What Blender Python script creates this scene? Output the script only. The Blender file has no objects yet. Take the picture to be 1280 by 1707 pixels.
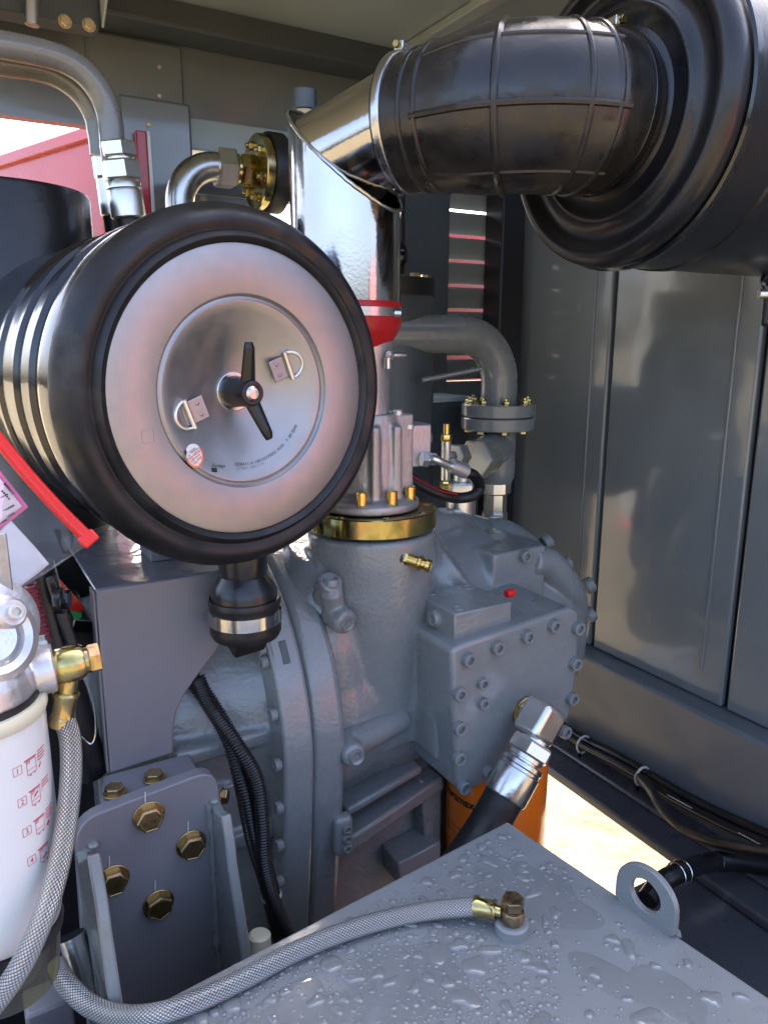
import bpy, bmesh, math, random
from mathutils import Vector, Matrix, Quaternion
random.seed(7)
scene = bpy.context.scene
# ---------------------------------------------------------------- camera
PITCH, YAW = math.radians(13), math.radians(30)
FPX, CX, CY = 1245.0, 640.0, 853.5            # focal length and centre in photo pixels (1280 x 1707)
CAM = Vector((0, 0, 1.5))
cd = bpy.data.cameras.new('camera'); co = bpy.data.objects.new('camera', cd)
scene.collection.objects.link(co)
cd.sensor_fit = 'VERTICAL'; cd.sensor_height = 36.0; cd.sensor_width = 36.0
cd.lens = FPX / 1707 * 36.0
cd.clip_start = 0.02; cd.clip_end = 500
co.location = CAM
co.rotation_euler = (math.pi / 2 - PITCH, 0, -YAW)
scene.camera = co
# ---------------------------------------------------------------- sky and sun
SUN_EL, SUN_AZ = math.radians(46), math.radians(38)     # azimuth measured from +Y towards +X
w = bpy.data.worlds.new('World'); scene.world = w; w.use_nodes = True
nt = w.node_tree; bg = nt.nodes['Background']
sky = nt.nodes.new('ShaderNodeTexSky'); sky.sky_type = 'NISHITA'; sky.sun_disc = False
sky.sun_elevation = SUN_EL; sky.sun_rotation = SUN_AZ
sky.air_density = 0.6; sky.dust_density = 6.0; sky.ozone_density = 0.3
nt.links.new(sky.outputs[0], bg.inputs[0]); bg.inputs[1].default_value = 0.15
sl = bpy.data.lights.new('sun', 'SUN'); so = bpy.data.objects.new('sun', sl); scene.collection.objects.link(so)
sl.energy = 4.0; sl.angle = math.radians(0.6); sl.color = (1, 0.95, 0.87)
sdir = Vector((math.sin(SUN_AZ) * math.cos(SUN_EL), math.cos(SUN_AZ) * math.cos(SUN_EL), math.sin(SUN_EL)))
so.rotation_euler = (-sdir).to_track_quat('-Z', 'Y').to_euler()
so.location = (3, 4, 6)
vs = scene.view_settings
vs.view_transform = 'Standard'; vs.look = 'None'; vs.gamma = 1.0; vs.use_curve_mapping = False
vs.exposure = 2.8
cy = scene.cycles
cy.max_bounces = 8; cy.diffuse_bounces = 5; cy.glossy_bounces = 5; cy.transmission_bounces = 6; cy.transparent_max_bounces = 12
cy.use_denoising = True
cy.sample_clamp_indirect = 6.0
cy.caustics_reflective = False; cy.caustics_refractive = False
cy.blur_glossy = 0.5
# ---------------------------------------------------------------- measuring helper: photo pixel + one known world coordinate -> world point
_R = Vector((math.cos(YAW), -math.sin(YAW), 0))
_F = Vector((math.sin(YAW) * math.cos(PITCH), math.cos(YAW) * math.cos(PITCH), -math.sin(PITCH)))
_U = _R.cross(_F)
def at(u, v, x=None, y=None, z=None, d=None):
    D = _F + _R * ((u - CX) / FPX) - _U * ((v - CY) / FPX)
    if d is None:
        d = (x - CAM.x) / D.x if x is not None else (y - CAM.y) / D.y if y is not None else (z - CAM.z) / D.z
    return CAM + D * d
V = Vector
X, Y, Z = V((1, 0, 0)), V((0, 1, 0)), V((0, 0, 1))
# ---------------------------------------------------------------- mesh helpers
def frame(ax):
    ax = V(ax).normalized()
    t = Z if abs(ax.z) < 0.9 else X
    a = t.cross(ax).normalized(); b = ax.cross(a)
    return a, b, ax
def smooth_path(pts, n=8):
    P = [V(p) for p in pts]
    P = [P[0] * 2 - P[1]] + P + [P[-1] * 2 - P[-2]]
    out = []
    for i in range(1, len(P) - 2):
        p0, p1, p2, p3 = P[i - 1:i + 3]
        for k in range(n):
            t = k / n
            out.append(0.5 * ((2 * p1) + (p2 - p0) * t + (2 * p0 - 5 * p1 + 4 * p2 - p3) * t * t + (3 * p1 - p0 - 3 * p2 + p3) * t ** 3))
    out.append(P[-2])
    return out
def arc(c, a, b, r, t0, t1, n):
    return [V(c) + V(a) * (r * math.cos(t0 + (t1 - t0) * i / n)) + V(b) * (r * math.sin(t0 + (t1 - t0) * i / n)) for i in range(n + 1)]
class MB:
    def __init__(s): s.v, s.f = [], []
    def add(s, vs, fs):
        o = len(s.v); s.v += [tuple(p) for p in vs]; s.f += [tuple(i + o for i in q) for q in fs]; return s
    def box(s, a, b):
        (x0, y0, z0), (x1, y1, z1) = a, b
        return s.add([(x0, y0, z0), (x1, y0, z0), (x1, y1, z0), (x0, y1, z0), (x0, y0, z1), (x1, y0, z1), (x1, y1, z1), (x0, y1, z1)],
                     [(0, 3, 2, 1), (4, 5, 6, 7), (0, 1, 5, 4), (1, 2, 6, 5), (2, 3, 7, 6), (3, 0, 4, 7)])
    def obox(s, c, ax, ay, az, hx, hy, hz):
        c = V(c); ax, ay, az = V(ax).normalized() * hx, V(ay).normalized() * hy, V(az).normalized() * hz
        vs = [c + ax * i + ay * j + az * k for k in (-1, 1) for i, j in ((-1, -1), (1, -1), (1, 1), (-1, 1))]
        return s.add(vs, [(0, 3, 2, 1), (4, 5, 6, 7), (0, 1, 5, 4), (1, 2, 6, 5), (2, 3, 7, 6), (3, 0, 4, 7)])
    def prism(s, poly, vec):
        P = [V(p) for p in poly]; vec = V(vec); n = len(P)
        nrm = V((0, 0, 0))
        for i in range(n): nrm += P[i].cross(P[(i + 1) % n])
        if nrm.dot(vec) > 0: P = P[::-1]
        vs = P + [p + vec for p in P]
        fs = [tuple(range(n)), tuple(range(2 * n - 1, n - 1, -1))] + [(i, n + i, n + (i + 1) % n, (i + 1) % n) for i in range(n)]
        fs = [tuple(reversed(q)) if k >= 2 else q for k, q in enumerate(fs)]
        fs = fs[:2] + [(i, (i + 1) % n, n + (i + 1) % n, n + i)[::-1] for i in range(n)]
        return s.add(vs, fs)
    def ringprism(s, outer, inner, vec):
        # plate with one hole: outer and inner loops have the same count
        vec = V(vec); n = len(outer)
        vs = [V(p) for p in outer] + [V(p) for p in inner] + [V(p) + vec for p in outer] + [V(p) + vec for p in inner]
        fs = []
        for i in range(n):
            j = (i + 1) % n
            fs += [(i, j, n + j, n + i), (2 * n + j, 2 * n + i, 3 * n + i, 3 * n + j), (j, i, 2 * n + i, 2 * n + j), (n + i, n + j, 3 * n + j, 3 * n + i)]
        return s.add(vs, fs)
    def lathe(s, o, ax, prof, n=32, loop=False, a0=0.0):
        o = V(o); a, b, ax = frame(ax); rings = []; vs = []; fs = []
        for r, h in prof:
            if r < 1e-6: rings.append([len(vs)] * n); vs.append(o + ax * h)
            else:
                rings.append(list(range(len(vs), len(vs) + n)))
                vs += [o + ax * h + (a * math.cos(a0 + 2 * math.pi * i / n) + b * math.sin(a0 + 2 * math.pi * i / n)) * r for i in range(n)]
        m = len(rings)
        for k in range(m if loop else m - 1):
            p, q = rings[k], rings[(k + 1) % m]
            for i in range(n):
                j = (i + 1) % n
                f = []
                for t in (p[i], p[j], q[j], q[i]):
                    if t not in f: f.append(t)
                if len(f) > 2: fs.append(tuple(f))
        return s.add(vs, fs)
    def cyl(s, o, ax, r, h, n=24, r2=None):
        r2 = r if r2 is None else r2
        return s.lathe(o, ax, [(0, 0), (r, 0), (r2, h), (0, h)], n)
    def cap(s, o, ax, r, h, c=0.1, n=24):       # cylinder with a small chamfer
        c *= min(r, h)
        return s.lathe(o, ax, [(0, 0), (r - c, 0), (r, c), (r, h - c), (r - c, h), (0, h)], n)
    def hexa(s, o, ax, r, h, a0=0.0):
        c = 0.1 * r
        return s.lathe(o, ax, [(0, 0), (r * .93, 0), (r, c), (r, h - c), (r * .93, h), (0, h)], 6, a0=a0)
    def tube(s, pts, r, n=16, caps=True):
        P = [V(p) for p in pts]; m = len(P)
        R = r if isinstance(r, (list, tuple)) else [r] * m
        T = [(P[min(i + 1, m - 1)] - P[max(i - 1, 0)]).normalized() for i in range(m)]
        a, b, _ = frame(T[0]); vs = []; fs = []
        for i in range(m):
            if i: 
                q = T[i - 1].rotation_difference(T[i]); a = q @ a
            b = T[i].cross(a).normalized(); a = b.cross(T[i]).normalized()
            vs += [P[i] + (a * math.cos(2 * math.pi * k / n) + b * math.sin(2 * math.pi * k / n)) * R[i] for k in range(n)]
        for i in range(m - 1):
            for k in range(n):
                j = (k + 1) % n
                fs.append((i * n + k, i * n + j, (i + 1) * n + j, (i + 1) * n + k))
        if caps: fs += [tuple(range(n - 1, -1, -1)), tuple(range((m - 1) * n, m * n))]
        return s.add(vs, fs)
    def torus(s, o, ax, R, r, n=32, k=10):
        return s.lathe(o, ax, [(R + r * math.cos(2 * math.pi * i / k), r * math.sin(2 * math.pi * i / k)) for i in range(k)], n, loop=True)
    def sphere(s, o, r, n=16, sz=1.0, ax=Z):
        return s.lathe(o, ax, [(r * math.sin(math.pi * i / 10), -r * sz * math.cos(math.pi * i / 10)) for i in range(11)], n)
ROOT = {}
def rootloc(o):
    return ROOT.get(o.name, V((0, 0, 0))) if o else V((0, 0, 0))
def mesh_of(mb, name, off=V((0, 0, 0)), ang=35):
    me = bpy.data.meshes.new(name)
    me.from_pydata([V(p) - off for p in mb.v], [], mb.f)
    me.validate()
    bm = bmesh.new(); bm.from_mesh(me)
    bmesh.ops.recalc_face_normals(bm, faces=bm.faces); bm.to_mesh(me); bm.free()
    for p in me.polygons: p.use_smooth = True
    me.set_sharp_from_angle(angle=math.radians(ang))
    return me
def tag(o, label=None, cat=None, group=None, kind=None):
    if label: o['label'] = label
    if cat: o['category'] = cat
    if group: o['group'] = group
    if kind: o['kind'] = kind
    return o
def thing(name, loc, label, cat, group=None):
    o = bpy.data.objects.new(name, None); scene.collection.objects.link(o)
    o.location = loc; o.empty_display_size = 0.05
    ROOT[o.name] = V(loc)
    return tag(o, label, cat, group)
def part(name, mb, m, parent=None, bevel=0, seg=2, ang=35, **kw):
    off = rootloc(parent) if parent else (V(kw.pop('loc')) if 'loc' in kw else V((0, 0, 0)))
    o = bpy.data.objects.new(name, mesh_of(mb, name, off, ang)); scene.collection.objects.link(o)
    if parent: o.parent = parent
    else: o.location = off
    ROOT[o.name] = off
    o.data.materials.append(MAT[m])
    if bevel:
        b = o.modifiers.new('edge', 'BEVEL'); b.width = bevel; b.segments = seg; b.limit_method = 'ANGLE'; b.angle_limit = math.radians(40)
        b.harden_normals = False
    return tag(o, **kw)
def inst(name, me, parent, loc, ax, scale=1.0, spin=0.0, m=None):
    o = bpy.data.objects.new(name, me); scene.collection.objects.link(o)
    o.parent = parent; o.location = V(loc) - rootloc(parent)
    q = Z.rotation_difference(V(ax).normalized()) if V(ax).normalized().z > -0.9999 else Quaternion((1, 0, 0), math.pi)
    o.rotation_mode = 'QUATERNION'; o.rotation_quaternion = q @ Quaternion((0, 0, 1), spin)
    o.scale = (scale,) * 3
    if m:
        if not me.materials: me.materials.append(MAT[m])
        o.material_slots[0].link = 'OBJECT'; o.material_slots[0].material = MAT[m]
    ROOT[o.name] = V(loc)
    return o
def text_mb(s, size, align='LEFT', bold=False):
    cu = bpy.data.curves.new('lettering', 'FONT'); cu.body = s; cu.size = size; cu.align_x = align; cu.resolution_u = 2
    if bold: cu.offset = size * .03
    ob = bpy.data.objects.new('lettering', cu); scene.collection.objects.link(ob)
    dg = bpy.context.evaluated_depsgraph_get(); me = ob.evaluated_get(dg).to_mesh()
    mb = MB(); mb.v = [tuple(v.co) for v in me.vertices]; mb.f = [tuple(p.vertices) for p in me.polygons]
    ob.evaluated_get(dg).to_mesh_clear()
    bpy.data.objects.remove(ob); bpy.data.curves.remove(cu)
    return mb
def mapped(mb, fn):
    o = MB(); o.v = [tuple(fn(*p)) for p in mb.v]; o.f = list(mb.f); return o
# ---------------------------------------------------------------- materials
MAT = {}
def material(name, base, rough=0.4, metal=0.0, var=0.12, vscale=6.0, bump=0.0, bscale=80.0, rvar=0.1, coat=0.0, coatr=0.08, spec=0.5,
             speck=None, wave=0.0, wscale=3.0, aniso=0.0):
    m = bpy.data.materials.new(name); m.use_nodes = True; n = m.node_tree.nodes; L = m.node_tree.links
    p = n['Principled BSDF']; MAT[name] = m
    tc = n.new('ShaderNodeTexCoord')
    nz = n.new('ShaderNodeTexNoise'); nz.inputs['Scale'].default_value = vscale; nz.inputs['Detail'].default_value = 6; nz.inputs['Roughness'].default_value = .62
    L.new(tc.outputs['Object'], nz.inputs['Vector'])
    mr = n.new('ShaderNodeMapRange'); mr.inputs[1].default_value = .3; mr.inputs[2].default_value = .7
    mr.inputs[3].default_value = 1 - var; mr.inputs[4].default_value = 1 + var
    L.new(nz.outputs['Fac'], mr.inputs[0])
    mx = n.new('ShaderNodeMix'); mx.data_type = 'RGBA'; mx.blend_type = 'MULTIPLY'; mx.inputs[0].default_value = 1
    mx.inputs[6].default_value = (*base, 1); L.new(mr.outputs[0], mx.inputs[7])
    col = mx.outputs[2]
    if speck:                                   # small dirt flecks / dust of another colour: (colour, scale, threshold, amount)
        sn = n.new('ShaderNodeTexNoise'); sn.inputs['Scale'].default_value = speck[1]; sn.inputs['Detail'].default_value = 8
        L.new(tc.outputs['Object'], sn.inputs['Vector'])
        sr = n.new('ShaderNodeMapRange'); sr.inputs[1].default_value = speck[2]; sr.inputs[2].default_value = speck[2] + .12; sr.inputs[4].default_value = speck[3]
        L.new(sn.outputs['Fac'], sr.inputs[0])
        m2 = n.new('ShaderNodeMix'); m2.data_type = 'RGBA'; L.new(sr.outputs[0], m2.inputs[0]); L.new(col, m2.inputs[6]); m2.inputs[7].default_value = (*speck[0], 1)
        col = m2.outputs[2]
    L.new(col, p.inputs['Base Color'])
    rr = n.new('ShaderNodeMapRange'); rr.inputs[1].default_value = .3; rr.inputs[2].default_value = .7
    rr.inputs[3].default_value = max(.02, rough - rvar * rough * 2); rr.inputs[4].default_value = rough + rvar * rough * 2
    n2 = n.new('ShaderNodeTexNoise'); n2.inputs['Scale'].default_value = vscale * 2.3; n2.inputs['Detail'].default_value = 5
    L.new(tc.outputs['Object'], n2.inputs['Vector']); L.new(n2.outputs['Fac'], rr.inputs[0]); L.new(rr.outputs[0], p.inputs['Roughness'])
    p.inputs['Metallic'].default_value = metal; p.inputs['Specular IOR Level'].default_value = spec
    p.inputs['Coat Weight'].default_value = coat; p.inputs['Coat Roughness'].default_value = coatr
    if aniso: p.inputs['Anisotropic'].default_value = aniso
    nrm = None
    if wave:
        wn = n.new('ShaderNodeTexNoise'); wn.inputs['Scale'].default_value = wscale; wn.inputs['Detail'].default_value = 2
        L.new(tc.outputs['Object'], wn.inputs['Vector'])
        wb = n.new('ShaderNodeBump'); wb.inputs['Strength'].default_value = 1; wb.inputs['Distance'].default_value = wave; L.new(wn.outputs['Fac'], wb.inputs['Height']); nrm = wb
    if bump:
        bn = n.new('ShaderNodeTexNoise'); bn.inputs['Scale'].default_value = bscale; bn.inputs['Detail'].default_value = 4
        L.new(tc.outputs['Object'], bn.inputs['Vector'])
        bb = n.new('ShaderNodeBump'); bb.inputs['Strength'].default_value = 1; bb.inputs['Distance'].default_value = bump; L.new(bn.outputs['Fac'], bb.inputs['Height'])
        if nrm: L.new(nrm.outputs[0], bb.inputs['Normal'])
        nrm = bb
    if nrm:
        L.new(nrm.outputs[0], p.inputs['Normal']); 
        if coat: L.new(nrm.outputs[0], p.inputs['Coat Normal'])
    return m
G = (0.216, 0.23, 0.227)
material('grey_paint', G, .27, bump=.0005, bscale=60, var=.08, coat=.45, coatr=.1, speck=((.3, .3, .3), 40, .64, .25))
material('grey_cast', G, .28, bump=.0009, bscale=150, wave=.002, wscale=16, var=.1, coat=.6, coatr=.12, speck=((.3, .31, .32), 55, .66, .3))
material('grey_sheet', (.205, .2, .215), .34, bump=.0002, bscale=90, var=.05, vscale=4, coat=.15, coatr=.2)
material('grey_dark', (.07, .083, .088), .35, bump=.0004, bscale=50, var=.1)
material('wall_paint', (.187, .206, .206), .2, wave=.006, wscale=3.5, var=.05, vscale=2, coat=.9, coatr=.08, speck=((.22, .22, .22), 14, .68, .1), rvar=.2)
material('roof_paint', (.39, .45, .455), .35, wave=.006, wscale=4, var=.06, vscale=3, coat=.2)
material('rail_paint', (.06, .063, .075), .3, bump=.0005, var=.15, vscale=5, speck=((.25, .24, .23), 12, .62, .25))
material('tank_paint', (.24, .252, .255), .3, bump=.00025, bscale=70, wave=.003, wscale=8, var=.06, vscale=9, coat=.35, coatr=.15, speck=((.32, .33, .35), 30, .66, .3))
material('black_gloss', (.006, .006, .007), .2, bump=.0002, bscale=60, coat=.6, coatr=.05, var=.2, rvar=.25, wave=.002, wscale=10)
material('black_paint', (.007, .007, .009), .34, bump=.0004, bscale=90, coat=.2, coatr=.12, var=.2)
material('black_satin', (.012, .011, .014), .42, bump=.0004, bscale=60, var=.25)
material('rubber', (.008, .0075, .008), .5, bump=.0006, bscale=60, var=.3, vscale=9, speck=((.06, .055, .05), 14, .6, .5), rvar=.25)
material('rubber_elbow', (.017, .0155, .0145), .34, bump=.0011, bscale=35, var=.35, vscale=11, speck=((.055, .05, .045), 9, .56, .55), rvar=.35, coat=.15, coatr=.2)
material('plastic_black', (.008, .008, .009), .3, var=.2, bump=.0003)
material('galvanised', (.36, .355, .36), .46, 1, bump=.0002, bscale=110, var=.04, vscale=22, rvar=.05)
material('stainless', (.5, .485, .46), .1, 1, wave=.0008, wscale=9, var=.08, rvar=.3, bump=.0001, bscale=200)
material('steel', (.58, .58, .57), .24, 1, bump=.0003, bscale=120, var=.12)
material('nickel', (.74, .74, .7), .32, 1, bump=.0003, bscale=40, var=.1)
material('tube_steel', (.5, .5, .48), .28, 1, bump=.0002, bscale=150, var=.1)
material('aluminium_cast', (.42, .4, .39), .5, .75, bump=.0012, bscale=110, var=.1)
material('aluminium_smooth', (.66, .64, .65), .42, .85, bump=.0006, bscale=140, var=.06)
material('brass', (.72, .5, .16), .2, 1, bump=.0002, var=.15, vscale=25)
material('red_paint', (.52, .022, .035), .28, coat=.5, var=.06)
material('red_rubber', (.5, .012, .015), .35, var=.15, bump=.0004)
material('red_plastic', (.75, .02, .012), .3, var=.1)
material('orange_paint', (.9, .2, .008), .26, coat=.5, coatr=.08, var=.04, bump=.0002)
material('white_paint', (.78, .79, .78), .24, coat=.5, coatr=.06, var=.03)
material('cream_paint', (.72, .68, .5), .35, var=.08)
material('ink_red', (.6, .05, .1), .5)
material('ink_black', (.012, .012, .012), .5)
material('ink_grey', (.24, .24, .25), .5)
material('paper_pink', (.82, .62, .68), .55, var=.03)
material('card_pink', (.85, .12, .38), .45)
material('paper_white', (.78, .72, .78), .5, var=.05, vscale=12)
material('sticker_orange', (.85, .2, .07), .4)
material('sticker_pale', (.75, .74, .72), .4)
material('green_paint', (.03, .4, .08), .35)
material('white_tie', (.62, .62, .56), .4)
material('weld', (.3, .31, .33), .3, bump=.003, bscale=160, var=.2, coat=.3)
material('bronze_bolt', (.3, .22, .13), .32, .9, var=.5, vscale=45, bump=.0006, bscale=120, rvar=.3)
material('red_faded', (.34, .075, .085), .4)
material('sill_paint', (.13, .14, .146), .42, bump=.0004, var=.12, vscale=5, speck=((.25, .25, .24), 8, .6, .2))
material('wet_top', (.18, .178, .19), .3, coat=1.0, coatr=.02, wave=.003, wscale=20, var=.05)
material('wet_paint', (.208, .219, .221), .3, var=.05, vscale=9, coat=1.0, coatr=.02)
material('coil_red', (.16, .02, .03), .35)
material('sand', (.115, .092, .054), .9, var=.35, vscale=2.5, bump=.02, bscale=14, speck=((.09, .07, .04), 7, .55, .6))
# yellow-chromate zinc: gold with green and pink clouds
def zinc(name, scale, a, b, c):
    m = material(name, (1, 1, 1), .2, 1, bump=.0002, rvar=.3); n = m.node_tree.nodes; L = m.node_tree.links; p = n['Principled BSDF']
    tc = n.new('ShaderNodeTexCoord'); nz = n.new('ShaderNodeTexNoise'); nz.inputs['Scale'].default_value = scale; nz.inputs['Detail'].default_value = 3; nz.inputs['Distortion'].default_value = 1.2
    L.new(tc.outputs['Object'], nz.inputs['Vector'])
    cr = n.new('ShaderNodeValToRGB'); e = cr.color_ramp.elements
    e[0].position = .3; e[0].color = (*a, 1); e[1].position = .7; e[1].color = (*c, 1); k = e.new(.5); k.color = (*b, 1)
    L.new(nz.outputs['Fac'], cr.inputs[0]); L.new(cr.outputs[0], p.inputs['Base Color'])
zinc('zinc_gold', 22, (.36, .3, .1), (.56, .48, .2), (.42, .26, .14))
zinc('zinc_flange', 14, (.2, .19, .06), (.42, .36, .14), (.4, .22, .12))
zinc('zinc_bolt', 60, (.36, .26, .13), (.55, .43, .22), (.42, .25, .16))
# braided steel sleeve: crossing strands as relief, dark between them
def braid(name, ku, kv):
    m = bpy.data.materials.new(name); m.use_nodes = True; MAT[name] = m; n = m.node_tree.nodes; L = m.node_tree.links; p = n['Principled BSDF']
    uv = n.new('ShaderNodeUVMap'); sp = n.new('ShaderNodeSeparateXYZ'); L.new(uv.outputs[0], sp.inputs[0])
    def mth(op, a, b=None):
        q = n.new('ShaderNodeMath'); q.operation = op
        for i, t in enumerate((a, b)):
            if t is None: continue
            if isinstance(t, (int, float)): q.inputs[i].default_value = t
            else: L.new(t, q.inputs[i])
        return q.outputs[0]
    U = mth('MULTIPLY', sp.outputs[0], ku); W = mth('MULTIPLY', sp.outputs[1], kv)
    tri = lambda t: mth('ABSOLUTE', mth('SINE', mth('MULTIPLY', t, math.pi)))
    a = tri(mth('ADD', U, W)); b = tri(mth('SUBTRACT', U, W))
    s1 = mth('SINE', mth('MULTIPLY', mth('ADD', U, W), math.pi / 1.0)); s2 = mth('SINE', mth('MULTIPLY', mth('SUBTRACT', U, W), math.pi / 1.0))
    h = mth('MAXIMUM', mth('POWER', a, .7), mth('POWER', b, .7))
    lo = mth('MINIMUM', a, b)
    hh = mth('ADD', mth('MULTIPLY', h, .5), mth('MULTIPLY', lo, .8))
    bp = n.new('ShaderNodeBump'); bp.inputs['Distance'].default_value = .0012; bp.inputs['Strength'].default_value = .9; L.new(hh, bp.inputs['Height']); L.new(bp.outputs[0], p.inputs['Normal'])
    cr = n.new('ShaderNodeValToRGB'); cr.color_ramp.elements[0].position = .25; cr.color_ramp.elements[0].color = (.1, .1, .1, 1)
    cr.color_ramp.elements[1].position = .7; cr.color_ramp.elements[1].color = (.5, .5, .49, 1); L.new(hh, cr.inputs[0]); L.new(cr.outputs[0], p.inputs['Base Color'])
    p.inputs['Metallic'].default_value = .9; p.inputs['Roughness'].default_value = .3
braid('braid', 17, 1.0)
def clear(name, ior, tint=(1, 1, 1), rough=.03, haze=0.0, wave=0.0, wscale=30):
    m = bpy.data.materials.new(name); m.use_nodes = True; MAT[name] = m; n = m.node_tree.nodes; L = m.node_tree.links
    n.remove(n['Principled BSDF']); out = n['Material Output']
    t = n.new('ShaderNodeBsdfTransparent'); t.inputs[0].default_value = (*tint, 1)
    g = n.new('ShaderNodeBsdfGlossy'); g.inputs['Roughness'].default_value = rough
    fr = n.new('ShaderNodeFresnel'); fr.inputs['IOR'].default_value = ior
    mx = n.new('ShaderNodeMixShader'); 
    ge = n.new('ShaderNodeNewGeometry'); nb = n.new('ShaderNodeMath'); nb.operation = 'SUBTRACT'; nb.inputs[0].default_value = 1; L.new(ge.outputs['Backfacing'], nb.inputs[1])
    ml = n.new('ShaderNodeMath'); ml.operation = 'MULTIPLY'; L.new(fr.outputs[0], ml.inputs[0]); L.new(nb.outputs[0], ml.inputs[1]); L.new(ml.outputs[0], mx.inputs[0])   # reflect only at the outer surface
    L.new(t.outputs[0], mx.inputs[1]); L.new(g.outputs[0], mx.inputs[2])
    if wave:
        tc = n.new('ShaderNodeTexCoord'); nz = n.new('ShaderNodeTexNoise'); nz.inputs['Scale'].default_value = wscale; L.new(tc.outputs['Object'], nz.inputs[0])
        b = n.new('ShaderNodeBump'); b.inputs['Distance'].default_value = wave; L.new(nz.outputs['Fac'], b.inputs['Height']); L.new(b.outputs[0], g.inputs['Normal']); L.new(b.outputs[0], fr.inputs['Normal'])
    last = mx.outputs[0]
    if haze:
        d = n.new('ShaderNodeBsdfDiffuse'); d.inputs[0].default_value = (.8, .8, .78, 1)
        m3 = n.new('ShaderNodeMixShader'); m3.inputs[0].default_value = haze; L.new(last, m3.inputs[1]); L.new(d.outputs[0], m3.inputs[2]); last = m3.outputs[0]
    L.new(last, out.inputs[0])
clear('water', 1.36, (.99, .99, .99), .02)
clear('water_thin', 1.2, (.995, .995, 1))
clear('film', 1.45, (.96, .96, .94), .05, .03, wave=.004, wscale=22)
clear('bowl', 1.5, (.62, .6, .36), .05, .05)
# ---------------------------------------------------------------- shared fastener meshes (axis +Z, head radius 1)
def _cap_screw():
    mb = MB(); n = 18
    mb.lathe((0, 0, 0), Z, [(0, -.05), (.88, -.05), (1, .05), (1, .95), (.9, 1.05), (.58, 1.05)], n)
    mb.lathe((0, 0, 0), Z, [(.58, 1.05), (.52, .98), (.52, .5), (0, .45)], n)
    return mesh_of(mb, 'cap_screw')
def _hex_bolt():
    mb = MB()
    mb.lathe((0, 0, 0), Z, [(0, 0), (1.16, 0), (1.18, .04), (1.18, .12), (1.14, .15), (0, .15)], 28)
    mb.lathe((0, 0, 0), Z, [(0, .15), (1, .15), (1, .72), (.95, .8), (.84, .84), (.8, .82), (0, .82)], 6)
    return mesh_of(mb, 'hex_bolt', ang=25)
def _stud():
    mb = MB()
    mb.lathe((0, 0, 0), Z, [(0, 0), (1.15, 0), (1.15, .15), (0, .15)], 20)
    mb.hexa((0, 0, .15), Z, 1, .8); mb.cap((0, 0, .9), Z, .55, .75, .2, 12)
    return mesh_of(mb, 'stud_nut')
CAPS, HEXB, STUD = _cap_screw(), _hex_bolt(), _stud()
for _m, _k in ((CAPS, 'grey_paint'), (HEXB, 'zinc_bolt'), (STUD, 'zinc_gold')): _m.materials.append(MAT[_k])
# ================================================================ setting: canopy shell, frame, ground
def S(name, mb, m, bevel=0, label=None, **k):
    o = part(name, mb, m, bevel=bevel, **k); o['kind'] = 'structure'
    if label: o['label'] = label
    return o
YB, XR, ZR = 1.66, 1.35, 2.12
S('ground', MB().add([(-60, -60, 0), (60, -60, 0), (60, 60, 0), (-60, 60, 0)], [(0, 1, 2, 3)]), 'sand', label='pale sandy ground outside the canopy')
S('roof', MB().box((-.35, .85, ZR), (1.42, 1.75, ZR + .03)), 'roof_paint', label='grey painted underside of the canopy roof')
S('roof_rail', MB().box((-.6, 1.565, ZR - .045), (1.4, YB - .002, ZR + .012)), 'grey_dark', .006)
S('roof_seam', MB().box((.93, .86, ZR - .018), (.965, 1.56, ZR - .001)), 'roof_paint', .003)
# back wall: top panel, posts, rail, louvre slats
S('wall_back', MB().box((-.6, YB, 1.905), (.33, YB + .03, ZR)).box((.4865, YB + .002, .5), (.66, YB + .03, 1.799)).box((.33, YB, 1.945), (1.35, YB + .03, ZR)), 'wall_paint', label='dark grey back wall panel under the roof')
S('wall_rail', MB().box((.487, YB - .018, 1.882), (1.0, YB + .03, 1.944)), 'roof_paint', .004)
S('lower_rail', MB().box((.487, YB - .012, 1.80), (1.0, YB + .03, 1.853)), 'grey_dark', .004)
p = S('wall_post', MB().box((.345, YB - .045, .5), (.486, YB + .04, 1.96)).box((.30, YB - .008, 1.895), (.486, YB + .02, 2.075)), 'wall_paint', .006, label='grey sheet steel post of the back wall')
sb = MB().box((-.005, -.005, 0), (.005, .005, .004))
for u, v in ((248, 208), (266, 112), (266, 160)):
    inst('rivet', HEXB, p, at(u, v, y=YB - .047), -Y, .0036, m='zinc_bolt')
S('corner_post', MB().box((1.262, 1.585, .5), (1.335, YB, 2.1)), 'black_satin', .004, label='black corner post beside the louvres')
lv = S('louvre_panel', MB().box((1.0, YB - .005, .6), (1.148, YB + .03, 1.944)).box((1.148, YB - .005, .6), (1.34, YB + .03, 1.39)), 'grey_dark', .003, label='louvred ventilation panel in the back wall')
z = 1.40
sm = None
while z < 1.93:
    mb = MB().obox((1.245, YB + .012, z + .022), X, (0, .92, .38), (0, -.38, .92), .098, .004, .0275)
    part('slat', mb, 'wall_paint', lv, .0015)
    z += .0615
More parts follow.
